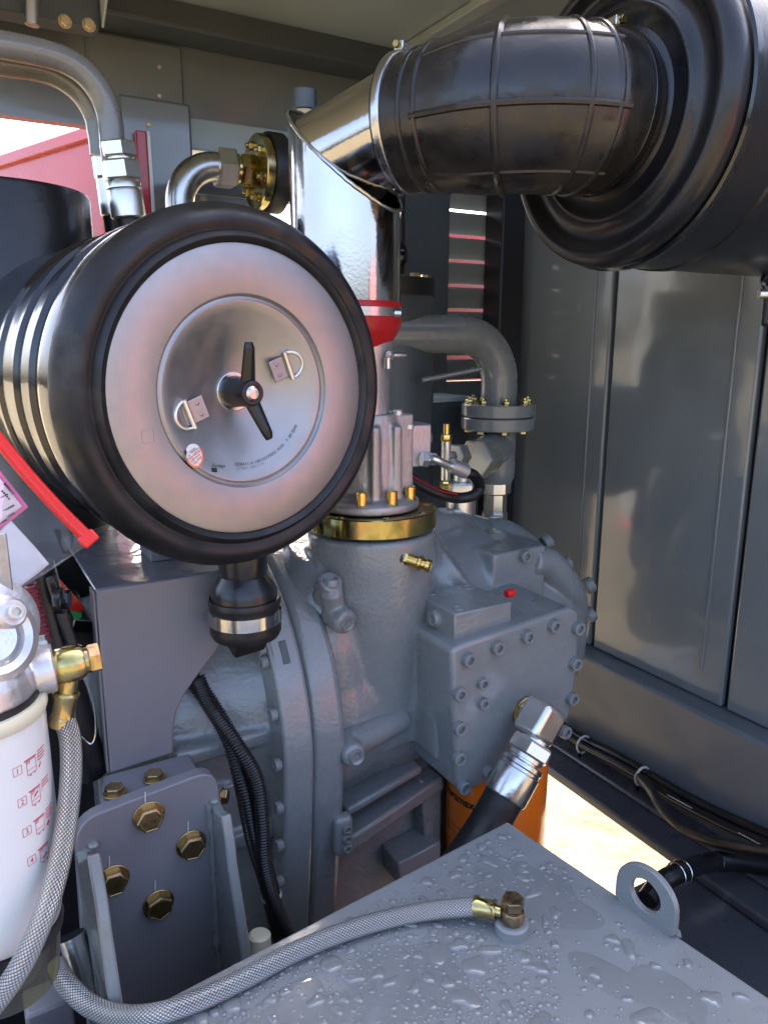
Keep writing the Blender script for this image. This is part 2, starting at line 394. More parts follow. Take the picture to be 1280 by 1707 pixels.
# right wall: three pressed panels with dark joints, sill and rail
seams = [(1.287, 1.655, 'a'), (.905, 1.276, 'b'), (.30, .893, 'c'), (-.12, .289, 'd')]
wr = S('wall_right', MB().box((XR + .02, -.12, .45), (XR + .05, 1.70, ZR)), 'black_satin', label='right-hand canopy wall of glossy grey panels')
for y0, y1, _ in seams:
    mb = MB().box((XR, y0, .735), (XR + .02, y1, ZR))
    part('panel', mb, 'wall_paint', wr, .006, 3)
    part('fold', MB().box((XR - .0035, y0 + .05, .80), (XR + .001, y0 + .056, 2.08)), 'wall_paint', wr, .0015)
S('sill', MB().box((1.296, -.12, .45), (XR + .04, 1.70, .733)), 'sill_paint', .008, label='grey sill along the foot of the canopy wall')
S('frame_rail', MB().box((1.175, -.12, .452), (1.295, 1.70, .475)).box((1.245, -.12, .4745), (1.295, 1.70, .487)), 'rail_paint', .006, label='dark grey base frame rail')
yf = at(1150, 1430, z=.45).y
S('floor_plate', MB().box((.55, -.12, .43), (1.295, yf, .45)), 'rail_paint', .003, label='dark wet floor plate beside the tank')
S('floor_rear', MB().box((-1.5, 1.12, .36), (.70, 1.70, .40)), 'rail_paint')
S('floor_centre', MB().box((.201, .72, .36), (.64, 1.119, .40)), 'rail_paint')
S('floor_left', MB().box((-1.5, -.12, .36), (.2, 1.12, .40)), 'rail_paint')
S('base_frame', MB().box((-1.5, -.12, .2), (1.4, -.06, .45)), 'rail_paint')
# red canopy doors standing open outside the back openings
def leaf(name, a, b, z0, z1, label, lining=False):
    a, b = V((*a, 0)), V((*b, 0)); d = (b - a).normalized(); nrm = V((-d.y, d.x, 0)); c = (a + b) / 2; h = (b - a).length / 2
    t = thing(name, (c.x, c.y, z0), label, 'door', None)
    part('door_skin', MB().obox(c + Z * ((z0 + z1) / 2), d, nrm, Z, h, .004, (z1 - z0) / 2), 'red_paint' if lining else 'red_faded', t)
    if lining: part('added_lining', MB().obox(c + Z * ((z0 + z1) / 2) - nrm * .0065, d, nrm, Z, h, .002, (z1 - z0) / 2), 'grey_paint', t)  # grey skin added on the unseen sunny side to cut red bounce
    fl = MB()
    for zz in (z0 + .012, z1 - .012): fl.obox(c + Z * zz - nrm * 0, d, nrm, Z, h - .001, .016, .012)
    part('edge_flange', fl, 'red_paint', t, .002)
    return t
leaf('canopy_door', (.325, 1.74), (.13, 2.25), .7, 1.925, 'red canopy door standing open beyond the upper window gap', True)
leaf('canopy_door', (1.02, 1.86), (1.7, 1.88), 1.38, 1.80, 'red panel glimpsed through the louvre slits behind the grey pipe')
t = thing('door_edge', at(238, 340, y=1.6), 'narrow red upright door edge beside the hydraulic hose fittings', 'door edge')
a, b = at(226, 217, y=1.60), at(243, 217, y=1.60)
part('edge_strip', MB().box((a.x, 1.596, 1.35), (b.x, 1.612, a.z)), 'red_paint', t, .002)
part('edge_trim', MB().box((b.x + .0005, 1.592, 1.35), (b.x + .007, 1.612, a.z)), 'white_paint', t, .001)
# added red box out of view, only there for the polished parts to reflect
S('added_red_box', MB().box((2.3, -4.4, .35), (3.7, -3.2, 1.95)), 'red_faded', .01)
# ================================================================ front air cleaner
C = at(414, 655, y=.83)
t = thing('air_cleaner', C, 'black air cleaner with pinkish galvanised end cover and black wing nut', 'air cleaner')
t.rotation_euler.z = math.radians(10.5); t.scale = (1.025,) * 3
P = lambda prof: [(r, h) for r, h in prof]
part('canister', MB().lathe(C, Y, [(.155, .03), (.199, .0345), (.2005, .04), (.2005, .075), (.1935, .079), (.1935, .112), (.199, .116), (.199, .13), (.196, .133), (.196, .155), (.1925, .158),
     (.1925, .178), (.197, .182), (.197, .192), (.193, .196), (.1925, .25), (.196, .254), (.196, .264), (.192, .268), (.191, .46), (.18, .485), (.1, .50), (0, .502)], 128), 'black_gloss', t, ang=25)
part('band', MB().lathe(C, Y, [(.1945, .083), (.1965, .0845), (.1965, .094), (.1945, .0955)], 128, True), 'stainless', t)
part('rubber_rim', MB().lathe(C, Y, [(.158, .012), (.1595, .0035), (.1625, -.0035), (.1665, -.0055), (.170, -.0025), (.1735, .0025), (.1765, .002), (.182, -.0015), (.1885, .0005), (.195, .007),
     (.2, .016), (.2028, .022), (.2042, .028), (.2042, .034), (.203, .038), (.2, .04), (.198, .036), (.16, .03)], 160, True), 'rubber', t, ang=60)
# galvanised cover: flat ring, rolled step, shallow concave cone
cv = part('end_cover', MB().lathe(C, Y, [(.1598, .006), (.1598, .0008), (.157, 0), (.109, 0), (.1075, .0006), (.1062, .0032), (.1045, .0052), (.1025, .005), (.1005, .0035), (.098, .0038), (.09, .0075), (.07, .0165), (.045, .0265), (.03, .031), (.02, .032), (0, .032)], 160), 'galvanised', t, ang=40)
def cone_h(r): 
    pr = [(.098, .0038), (.09, .0075), (.07, .0165), (.045, .0265), (.03, .031), (.02, .032), (0, .032)]
    if r > .098: return 0.0
    for (r1, h1), (r0, h0) in zip(pr, pr[1:]):
        if r >= r0: return h0 + (h1 - h0) * (r - r0) / (r1 - r0)
    return .032
def onlid(x, zz, lift=.0006):
    return V((C.x + x, C.y + cone_h(math.hypot(x, zz)) - lift, C.z + zz))
def lidpx(u, v):
    p = at(u, v, y=C.y + .012); return p.x - C.x, p.z - C.z
# wing nut on its stud
wn = MB()
wn.lathe(C + Y * .036, -Y, [(0, 0), (.0185, 0), (.019, .003), (.0175, .012), (.0155, .03), (.0145, .044), (.013, .047), (.009, .047), (.008, .044), (0, .044)], 36)
def wing(ang, ln):
    d = V((math.sin(ang), 0, math.cos(ang))); q = V((d.z, 0, -d.x)); st = []
    for k in range(9):
        s = k / 8; st.append((s * ln, .0105 - .0045 * s, -.028 - .014 * s + .002 * (s > .95), .0065 - .0012 * s))
    vs, fs = [], []
    for L_, wd, yy, th in st:
        wd2 = wd * (1 if L_ < ln * .95 else .75)
        for k in range(10):
            a = 2 * math.pi * k / 10
            vs.append(C + Y * .03 + d * L_ + q * (wd2 * math.cos(a)) + Y * (yy + th * math.sin(a) * (1.0 if L_ < ln * .95 else .7)))
    for i in range(8):
        for k in range(10): fs.append((i * 10 + k, i * 10 + (k + 1) % 10, (i + 1) * 10 + (k + 1) % 10, (i + 1) * 10 + k))
    fs += [tuple(range(9, -1, -1)), tuple(range(80, 90))]
    wn.add(vs, fs)
wing(math.radians(-3), .056); wing(math.radians(160), .056)
w_ = part('wing_nut', wn, 'plastic_black', t, .0008, ang=50)
part('bolt_head', MB().lathe(C + Y * -.0075, -Y, [(0, 0), (.0085, 0), (.0085, .003), (.006, .0055), (0, .0062)], 20), 'steel', w_)
part('washer', MB().lathe(C + Y * .0318, -Y, [(.012, 0), (.0225, 0), (.0225, .0016), (.0215, .0024), (.012, .0024)], 40, True), 'steel', w_)
# D-ring pulls
def pull(u, v, sgn, tilt):
    x0, z0 = lidpx(u, v); c = onlid(x0, z0)
    ca, sa = math.cos(tilt), math.sin(tilt)
    ex, ez = V((ca, 0, sa)) * sgn, V((-sa, 0, ca))
    n_ = V((-x0, -1 / .42 * math.hypot(x0, z0), -z0)).normalized()
    base = MB()
    base.obox(c - ex * .0115 - Y * .0012, ex, n_, ez, .011, .0009, .013)
    pt = part('pull_bracket', base, 'galvanised', t, .0012)
    for k in (-1, 1):
        part('rivet', MB().sphere(c - ex * .014 + ez * (.0065 * k) - Y * .0022, .0022, 12, .5, Y), 'galvanised', pt)
    ring = [c + ez * .0145 - Y * .004] + [c + ex * (.018 * math.sin(a)) + ez * (.0155 * math.cos(a)) - Y * (.004 + .0035 * math.sin(a)) for a in [math.pi * k / 18 for k in range(1, 18)]] + [c - ez * .0145 - Y * .004]
    full = ring + [c - ez * .005 - Y * .004, c + ez * .005 - Y * .004]
    mb = MB(); full = full + [full[0], full[1]]
    mb.tube(full, .0021, 10); mb.tube([c + ez * .0165 - Y * .0042, c - ez * .0165 - Y * .0042], .0031, 12)
    part('pull_ring', mb, 'nickel', t)
    part('pull_plate', MB().obox(c + ex * .0068 - Y * .0012, ex, n_, ez, .0056, .0007, .0118), 'galvanised', t, .001)
pull(490, 611, 1, math.radians(20)); pull(315, 688, -1, math.radians(20))
# round sticker and print
sx, sz_ = lidpx(318, 753)
def disc(x, zz, r, lift, n=28, a0=0, a1=2 * math.pi, rin=0):
    mb = MB()
    if rin:
        k = 24; vs = []; 
        for i in range(k + 1):
            a = a0 + (a1 - a0) * i / k
            for rr in (rin, r): vs.append(onlid(x + rr * math.cos(a), zz + rr * math.sin(a), lift))
        return mb.add(vs, [(2 * i, 2 * i + 1, 2 * i + 3, 2 * i + 2) for i in range(k)])
    vs = [onlid(x, zz, lift)] + [onlid(x + r * math.cos(2 * math.pi * i / n), zz + r * math.sin(2 * math.pi * i / n), lift) for i in range(n)]
    return mb.add(vs, [(0, 1 + i, 1 + (i + 1) % n) for i in range(n)])
st = part('round_sticker', disc(sx, sz_, .0125, .0009), 'sticker_pale', t, label='small round sticker with an orange rim')
part('sticker_rim', disc(sx, sz_, .0125, .0012, a0=math.radians(-175), a1=math.radians(42), rin=.0106), 'sticker_orange', st)
def lidtext(s, size, x, zz, ang, lift=.0014):
    ca, sa = math.cos(ang), math.sin(ang)
    return mapped(text_mb(s, size, 'CENTER'), lambda a, b, c: onlid(x + a * ca - b * sa, zz + a * sa + b * ca, lift))
for dz, w0, mm in ((.0062, .006, 'ink_grey'), (.0042, .008, 'ink_grey'), (.001, .0085, 'sticker_orange'), (-.0025, .008, 'ink_grey'), (-.0058, .0068, 'sticker_orange')):
    mb = MB(); k = -w0                     # rows of tiny marks, too small to read in the photo
    while k < w0:
        q = random.uniform(.0008, .0016); hh = .0008 if mm == 'ink_grey' else .0014
        pts4 = [(k, dz - hh), (k + q, dz - hh), (k + q, dz + hh), (k, dz + hh)]
        ca, sa = math.cos(.35), math.sin(.35)
        mb.add([onlid(sx + a * ca - b * sa, sz_ + a * sa + b * ca, .0014) for a, b in pts4], [(0, 1, 2, 3)]); k += q + .0007
    part('sticker_print', mb, mm, st)
bx_, bz_ = lidpx(354, 776)
part('printed_mark', MB().add([onlid(bx_ + dx, bz_ + dz, .001) for dx, dz in ((-.0045, -.002), (.002, -.0035), (.0025, .001), (-.004, .0022))], [(0, 1, 2, 3)]), 'ink_black', t)
part('printed_text', lidtext('Fardays', .0055, bx_ + .006, bz_ + .0015, math.radians(-8)), 'ink_black', t)
def arctext(s, size, r, a_start, step, m):
    mb = MB()
    for i, ch in enumerate(s):
        if ch == ' ': continue
        a = a_start + step * i; ta = a + math.pi / 2
        q = lidtext(ch, size, r * math.cos(a), r * math.sin(a), ta); mb.add(q.v, q.f)
    part('printed_text', mb, m, t)
arctext('SZC8311-0-13E17C17505C 0105  T 2M B500', .0044, .083, math.radians(-100), math.radians(1.85), 'ink_black')
arctext('S20BA1-50L113C', .0040, .087, math.radians(-99), math.radians(1.85), 'ink_grey')
fx, fz = lidpx(236, 720)
fr = MB()
for a, b in (((-.007, .006), (.006, .007)), ((.006, .007), (.007, -.006)), ((.007, -.006), (-.006, -.007)), ((-.006, -.007), (-.007, .006))):
    fr.tube([V((C.x + fx + a[0], C.y, C.z + fz + a[1])), V((C.x + fx + b[0], C.y, C.z + fz + b[1]))], .0004, 6)
part('stamped_square', fr, 'galvanised', t)
# dust valve
D0 = at(424, 930, y=.905); D0.y = .905
zb = lambda v: at(406, v, y=.905).z
prof = [(0, zb(915)), (.032, zb(915)), (.031, zb(945)), (.030, zb(952)), (.034, zb(960)), (.0415, zb(975)), (.0425, zb(985)), (.0425, zb(996)), (.0, zb(996))]
o0 = V((D0.x, .905, 0))
dv = part('dust_valve', MB().lathe(o0, Z, prof, 48), 'black_paint', t, ang=40, label='black rubber dust valve hanging under the canister')
part('cuff', MB().lathe(o0, Z, [(.04, zb(990)), (.0455, zb(989)), (.0468, zb(993)), (.0468, zb(999)), (.0455, zb(1003)), (.0452, zb(1030)), (.0462, zb(1036)), (.0462, zb(1044)), (.043, zb(1052)), (.03, zb(1056)), (0, zb(1056))], 48), 'rubber', dv, ang=50)
part('clamp_band', MB().lathe(o0, Z, [(.0456, zb(1007)), (.0474, zb(1008)), (.0474, zb(1028)), (.0456, zb(1029))], 48, True), 'stainless', dv)
k0, k1 = zb(1054), zb(1082)
bill = MB().add([V((D0.x - .026, .885, k0)), V((D0.x + .026, .885, k0)), V((D0.x + .026, .925, k0)), V((D0.x - .026, .925, k0)),
                 V((D0.x - .021, .897, k1)), V((D0.x + .023, .897, k1)), V((D0.x + .023, .905, k1)), V((D0.x - .021, .905, k1))],
                [(0, 3, 2, 1), (4, 5, 6, 7), (0, 1, 5, 4), (1, 2, 6, 5), (2, 3, 7, 6), (3, 0, 4, 7)])
part('duckbill', bill, 'rubber', dv, .003)
# ================================================================ roof-side air cleaner, rubber elbow, polished pipe
XF, YF, ZF = .80, .79, 1.788
t2 = thing('air_cleaner', (XF + .2, YF, ZF), 'large black painted air cleaner under the roof with ringed end face', 'air cleaner')
o2 = V((XF, YF, ZF))
part('canister', MB().lathe(o2, X, [(0.1872, .012), (0.1876, .05), (0.1876, .12), (0.1899, .124), (0.1899, .14), (0.1876, .144), (0.1876, .40), (0.1752, .43), (0, .44)], 128), 'black_paint', t2, ang=25)
part('end_face', MB().lathe(o2, X, [(.08, -.004), (.1, 0), (.118, .002), (.1245, -.002), (.128, -.0035), (.1315, -.001), (.134, .004), (.150, .006), (.160, .004), (.166, -.004), (.172, -.0075), (.18, -.007), (.186, -.001), (.1895, .008), (.1905, .02), (.187, .026)], 160), 'black_paint', t2, ang=60)
part('outlet_collar', MB().lathe(o2, X, [(.084, -.06), (.086, -.06), (.087, -.02), (.096, -.003), (.11, .003)], 64), 'black_paint', t2)
part('rim_band', MB().lathe(o2, X, [(.1904, .028), (.194, .030), (.194, .040), (.1904, .042)], 128, True), 'black_gloss', t2)
R0, TH0 = .155, math.radians(60)
aa0 = V((XF - .025, YF, ZF)); cen = aa0 + Y * R0
bend = arc(cen, -Y, -X, R0, 0, TH0, 20)
hdg = V((-math.cos(TH0), math.sin(TH0), 0))
pts = ([V((XF - .004, YF, ZF))] + bend + [bend[-1] + hdg * .05, bend[-1] + hdg * .113])[::-1]
# resample evenly
def resample(pts, m):
    L_ = [0]
    for a, b in zip(pts, pts[1:]): L_.append(L_[-1] + (b - a).length)
    out = []; j = 0
    for i in range(m):
        s = L_[-1] * i / (m - 1)
        while j < len(L_) - 2 and L_[j + 1] < s: j += 1
        q = (s - L_[j]) / max(1e-9, L_[j + 1] - L_[j]); out.append(pts[j].lerp(pts[j + 1], min(1, q)))
    return out
el = resample(pts, 64)
def er(s):        # radius along the elbow, thicker cuffs and ribs
    r = .0865 + .0135 * min(1, max(0, (s - .12) / .3))
    if s > .86: r = .097
    return r
te = thing('rubber_elbow_hose', (.68, .85, ZF - .1), 'ribbed black rubber elbow hose joining the steel pipe to the roof air cleaner', 'hose')
part('elbow', MB().tube(el, [er(i / 63) for i in range(64)], 64), 'rubber_elbow', te, ang=60)
T = [(el[min(i + 1, 63)] - el[max(i - 1, 0)]).normalized() for i in range(64)]
for s in (.135, .215, .5, .75, .83):
    i = round(s * 63)
    part('rib', MB().torus(el[i], T[i], er(s) - .0016, .0046 if s != .5 else .0054, 72, 10), 'rubber_elbow', te)
for a in [math.radians(q) for q in (100, 52, 148, 200, 10, 250, 300)]:
    path = []
    for i in range(13, 55):
        side = T[i].cross(Z).normalized()
        path.append(el[i] + (side * math.sin(a) * 1 + Z * math.cos(a)) * (er(i / 63) - .0014))
    part('rib', MB().tube(path, .0048 if abs(a - math.radians(100)) < .01 else .0036, 8), 'rubber_elbow', te)
for s, r in ((.03, .0866), (.945, .0972)):
    i = max(1, round(s * 63)); i = min(62, i); a = el[i] - T[i] * .0065
    hc = part('hose_clamp', MB().lathe(a, T[i], [(r - .001, 0), (r + .0022, .0005), (r + .003, .002), (r + .003, .011), (r + .0022, .0125), (r - .001, .013)], 80, True), 'steel' if s < .5 else 'black_gloss', te)
    top = a + T[i] * .0065 + Z * (r + .008) * .97 + T[i].cross(Z) * (r * .16)
    part('screw_housing', MB().obox(top, T[i], T[i].cross(Z), Z, .007, .012, .006), 'steel', hc, .0015)
    part('clamp_screw', MB().hexa(top + T[i].cross(Z) * .011, T[i].cross(Z), .005, .008), 'zinc_gold', hc)
# polished pipe with mitred corner: vertical leg cut on a slant, horizontal leg towards the camera
PV = V((.538, 1.045, 0)); rp = .0815; ZPB = at(600, 512, y=.96).z
tp = thing('intake_pipe', (PV.x, PV.y, 1.25), 'polished stainless intake pipe with a welded mitre corner', 'pipe')
n = 72; zc = ZF - .004; KM = .92; DROP = .03
hx = -hdg; hs = hx.cross(Z)            # leg direction towards the elbow, and sideways
vs, fs = [], []
for lo in (0, 1):
    for k in range(n):
        a = 2 * math.pi * k / n; df, ds = rp * math.cos(a), rp * math.sin(a)
        p = PV + hx * df + hs * ds
        vs.append(V((p.x, p.y, ZPB if lo == 0 else zc - DROP - df * KM)))
for k in range(n): fs.append((k, (k + 1) % n, n + (k + 1) % n, n + k))
part('vertical_leg', MB().add(vs, fs), 'stainless', tp)
vs, fs = [], []
end_l = (el[2] - PV).dot(hx); INC = DROP / end_l
for e in (0, 1, 2):
    for k in range(n):
        a = 2 * math.pi * k / n; ds, dz = rp * math.cos(a), rp * math.sin(a)
        q = -dz / (KM + INC) if e == 0 else (end_l * .75 if e == 1 else end_l)
        p = PV + hx * q + hs * ds
        vs.append(V((p.x, p.y, zc + dz + INC * (q - end_l))))
for e in (0, 1):
    for k in range(n): fs.append((e * n + k, e * n + (k + 1) % n, (e + 1) * n + (k + 1) % n, (e + 1) * n + k))
part('horizontal_leg', MB().add(vs, fs), 'stainless', tp)
seam = [PV + hx * (rp * 1.003 * math.cos(a)) + hs * (rp * 1.003 * math.sin(a)) + Z * (zc - DROP - rp * KM * math.cos(a)) for a in [2 * math.pi * k / 90 for k in range(92)]]
seam = [p_ + V((random.uniform(-1, 1), random.uniform(-1, 1), random.uniform(-1, 1))) * .0006 for p_ in seam]
part('weld_seam', MB().tube(seam, .0028, 8, False), 'steel', tp)
part('stub', MB().cap(at(508, 186, y=1.14), Z, .019, .03, .1), 'grey_dark', tp)
# ================================================================ compressor airend (grey casting)
def cast(name, mb, m, parent, voxel=.004, it=6, **kw):
    o = part(name, mb, m, parent, **kw)
    r = o.modifiers.new('skin', 'REMESH'); r.mode = 'VOXEL'; r.voxel_size = voxel; r.use_smooth_shade = True
    s_ = o.modifiers.new('fillet', 'SMOOTH'); s_.factor = .5; s_.iterations = it
    return o
AY, AZ = 1.19, .905            # shaft axis (parallel to X)
ta = thing('compressor_airend', (.6, AY, .55), 'grey painted compressor airend casting with bolted port block', 'compressor')
# bell housing on the engine side
bell = MB().lathe((0, AY, AZ), X, [(0, .12), (.19, .12), (.2, .2), (.215, .30), (.235, .365), (0, .365)], 64)
for zz, w_ in ((AZ + .02, .012), (AZ - .14, .013)):
    bell.box((.22, AY - .235, zz - w_), (.362, AY - .15, zz + w_))
bell.box((.22, AY - .22, AZ - .33), (.362, AY - .1, AZ - .05))
cast('bell_housing', bell, 'grey_cast', ta, .004, 5)
def dprofile(x, R, zlow, drop=0.0):       # round top, straight front below the axis
    pts = [V((x, AY + R * math.cos(math.pi * k / 40), AZ + R * math.sin(math.pi * k / 40))) for k in range(41)]
    return pts + [V((x, AY - R + .01, AZ - .12)), V((x, AY - R + .045, zlow)), V((x, AY + R - .04, zlow))]
def flange(name, x0, x1, R, zlow, bev=.006):
    return part(name, MB().prism(dprofile(x0, R, zlow), (x1 - x0, 0, 0)), 'grey_cast', ta, bev, 3)
fa = flange('joint_flange', .358, .404, .288, .52)
flange('case_flange', .4075, .462, .279, .56, .012)
for u, v in ((472, 1130), (478, 1210), (475, 1283), (470, 1345), (467, 1402), (463, 1455), (463, 1508)):
    p = at(u, v, x=.357)
    # seat each screw just inside the flange outline
    zz = p.z; rr = .27
    yy = AY - math.sqrt(max(.01, rr * rr - max(0, zz - AZ) ** 2)) if zz > AZ else AY - rr + .02 * max(0, (AZ - zz - .1) / .3)
    inst('cap_screw', CAPS, ta, (.3575, yy, zz), -X, .0098, random.random())
for a in (35, 55, 75):
    inst('cap_screw', CAPS, ta, (.3575, AY - .272 * math.cos(math.radians(a)), AZ + .272 * math.sin(math.radians(a))), -X, .0098, random.random())
# rectangular slot in the joint flange
sl_ = at(489, 1078, x=.38)
aa = math.atan2(sl_.z - AZ, AY - sl_.y)
sc = V((.38, AY - .2865 * math.cos(aa), AZ + .2865 * math.sin(aa))); nn = V((0, -math.cos(aa), math.sin(aa)))
part('timing_slot', MB().obox(sc, X, nn, nn.cross(X), .0055, .0025, .017), 'grey_dark', ta, .001)
# main casing
GX, GY = .572, 1.03            # inlet axis
zfl = at(622, 905, y=GY - .1).z
body = MB()
body.lathe((0, AY, AZ), X, [(0, .40), (.238, .40), (.238, .50), (.228, .56), (.225, .86), (.21, .90), (0, .90)], 64)
body.tube([V((GX + .01, GY + .06, AZ - .05)), V((GX + .005, GY + .03, AZ + .1)), V((GX, GY + .008, zfl - .09)), V((GX, GY, zfl - .035)), V((GX, GY, zfl - .004))], [.122, .112, .107, .105, .104], 48)
body.tube([V((.475, 1.10, AZ + .02)), V((.49, 1.09, AZ + .14)), V((.53, 1.07, AZ + .235))], [.145, .13, .09], 32)
body.lathe((.455, AY - .07, AZ + .10), (.7, -.35, .5), [(0, 0), (.13, 0), (.12, .1), (0, .1)], 32)
body.box((.615, .90, .835), (.855, 1.15, 1.045))          # root of the port block
body.lathe((.66, AY - .02, AZ + .05), X, [(0, 0), (.215, 0), (.205, .2), (0, .2)], 48)
# upper right shoulder block
q0, q1 = at(868, 905, y=1.02), at(900, 985, y=1.02)
body.box((.80, 1.0, .98), (.925, 1.25, 1.13))
body.lathe((.70, 1.10, 1.05), (.55, -.25, .45), [(0, -.05), (.09, -.05), (.08, .09), (0, .1)], 32)
# rear support rib between inlet and end cover
body.tube(smooth_path([(.70, 1.12, 1.165), (.80, 1.15, 1.155), (.93, 1.2, 1.11)], 6), .032, 16)
body.box((.46, AY - .17, .50), (.86, AY + .15, .80))
cb = cast('casing', body, 'grey_cast', ta, .0042, 14)
# plug boss and pipe stub low on the casing
pb = MB()
a, b = at(584, 1240, y=.94), at(668, 1196, y=.975)
pb.tube([a, b], .0235, 24)
e0 = at(592, 1260, y=.902)
pb.lathe(e0 + Y * .05, -Y, [(0, 0), (.019, 0), (.0195, .03), (.019, .048), (.016, .052), (0, .052)], 28)
cast('drain_boss', pb, 'grey_cast', ta, .003, 4)
part('plug', MB().lathe(e0 - Y * .002, -Y, [(0, .001), (.006, .001), (.0068, .004), (.011, .006), (.012, .002), (.012, -.005)], 24), 'grey_paint', ta)
# two-way plug boss on the flank
b1, b2 = at(552, 985, y=.965), at(574, 1040, y=.945)
mb = MB(); mb.tube([b1 + Y * .03 - Z * .02, b1 + Z * .016], .0185, 24); mb.tube([b1 - Z * .0, b2 + V((0, .03, 0))], .0175, 24); mb.lathe(b2 + V((-.004, .035, .008)), (.18, -1, -.18), [(0, 0), (.021, 0), (.02, .036), (.017, .04), (0, .04)], 28)
mb.lathe(at(560, 1000, y=1.0) - V((0, .0, .03)), (0, -.3, 1), [(0, -.03), (.03, -.03), (.022, .01), (0, .01)], 20)
cast('sensor_boss', mb, 'grey_cast', ta, .003, 4)
part('plug', MB().lathe(b1 + Z * .0155, Z, [(0, .0), (.006, .0), (.007, .003), (.011, .004), (.0125, 0), (.0125, -.006)], 24), 'grey_paint', ta)
part('plug', MB().lathe(b2 + V((-.004, .035, .008)) + V((.18, -1, -.18)).normalized() * .0395, (.18, -1, -.18), [(0, .0), (.006, .0), (.007, .003), (.011, .004), (.0125, 0), (.0125, -.006)], 24), 'grey_paint', ta)
# little plate with three screws
c3 = at(573, 1393, y=.915)
bar = MB().obox(c3 + Y * .006, X, Y, Z, .0155, .012, .033)
tb = part('terminal_plate', bar, 'grey_cast', ta, .008, 3)
for dz in (-.017, 0, .017): inst('cap_screw', CAPS, tb, c3 + V((.001, -.006, dz)), -Y, .0072)
# cradle: sloping ribs under the casing
cr = MB()
for (u0, v0), (u1, v1), y0, y1, th in (((528, 1440), (735, 1300), .955, .985, .014), ((575, 1352), (700, 1278), .975, .99, .008)):
    A_, B_ = at(u0, v0, y=y0), at(u1, v1, y=y1)
    dd = (B_ - A_).normalized(); up = Y.cross(dd).normalized()
    cr.obox((A_ + B_) / 2 + Y * .06, dd, Y, up, (B_ - A_).length / 2, .07, th)
part('support_rib', cr, 'grey_cast', ta, .006, 3)
plc = [at(470, 1640, y=1.03), at(520, 1455, y=1.03), at(742, 1295, y=1.03), at(742, 1520, y=1.03)]
part('sump_plate', MB().prism(plc, (0, .02, 0)), 'grey_paint', ta, .003)
a, b = at(715, 1310, y=.99), at(732, 1320, y=.99)
part('sump_edge', MB().prism([at(700, 1300, y=.985), at(737, 1312, y=.985), at(734, 1480, y=.985), at(716, 1480, y=.985)], (0, .05, 0)), 'grey_paint', ta, .004)
lc = [at(664, 1440, y=.96), at(735, 1402, y=.96), at(735, 1470, y=.96), at(668, 1480, y=.96)]
part('sump_foot', MB().prism(lc, (0, .06, 0)), 'grey_paint', ta, .003)
# port block
PB_Y = .85
face = [at(u, v, y=PB_Y) for u, v in ((752, 1085), (768, 1075), (950, 1013), (966, 1020), (964, 1110), (950, 1196), (930, 1222), (872, 1262), (800, 1312), (776, 1322), (764, 1318), (756, 1200))]
for p in face: pass
pbk = part('port_block', MB().prism(face, (0, .235, 0)), 'grey_paint', ta, .007, 3)
for u, v in ((778, 1098), (826, 1078), (876, 1060), (920, 1042), (960, 1046), (955, 1105), (950, 1163), (763, 1155), (763, 1212), (762, 1262), (770, 1310), (812, 1286), (802, 1138), (803, 1171)):
    inst('cap_screw', CAPS, pbk, at(u, v, y=PB_Y + .0005), -Y, .0112 if v not in (1138, 1171) else .0095, random.random() * 3)
inst('cap_screw', CAPS, pbk, at(938, 1218, y=PB_Y - .004), -Y, .011)
# valve block on top of the port block
zt = at(755, 1074, y=.862).z
v0 = [at(692, 1040, y=.95), at(757, 1072, y=.872), at(852, 1040, y=.905)]
x0, x1, y0, y1 = v0[1].x, at(852, 1035, y=.872).x, .872, at(692, 1040, x=v0[1].x).y
z0_, z1_ = zt - .004, at(757, 1024, y=.872).z
vb = part('valve_block', MB().box((x0, y0, z0_), (x1, y1, z1_)), 'grey_cast', ta, .0025)
part('plug', MB().lathe((x0 + .001, (y0 + y1) / 2 - .005, (z0_ + z1_) / 2), -X, [(0, .004), (.006, .004), (.0068, .009), (.0115, .0095), (.0125, .006), (.015, .004), (.0155, 0)], 28), 'grey_paint', vb)
for yy, xx in ((y0 + .018, x0 + .02), (y1 - .014, x0 + .02), (y1 - .02, x1 - .02)):
    part('screw_seat', MB().lathe((xx, yy, z1_), Z, [(0, -.004), (.0065, -.003), (.008, .0006), (.0095, .0012), (.0105, -.001)], 20), 'grey_paint', vb)
rc = at(853, 988, y=.905)
part('red_cap', MB().lathe(rc - X * .012, X, [(0, 0), (.0065, 0), (.007, .006), (.0065, .014), (.004, .017), (0, .018)], 18), 'red_plastic', vb)
# small brass test nipple
bn = at(672, 930, y=.935)
nip = MB(); ax_ = V((.62, -.75, -.2)).normalized()
nip.hexa(bn, ax_, .0125, .008); nip.lathe(bn + ax_ * .008, ax_, [(0, 0), (.0095, 0), (.0095, .016), (.0115, .018), (.0115, .022), (.0085, .024), (.0085, .028), (.0105, .03), (.0105, .036), (.006, .037), (.005, .03), (0, .03)], 24)
part('test_nipple', nip, 'brass', ta)
part('nipple_seal', MB().torus(bn, ax_, .0125, .002, 24, 8), 'black_satin', ta)
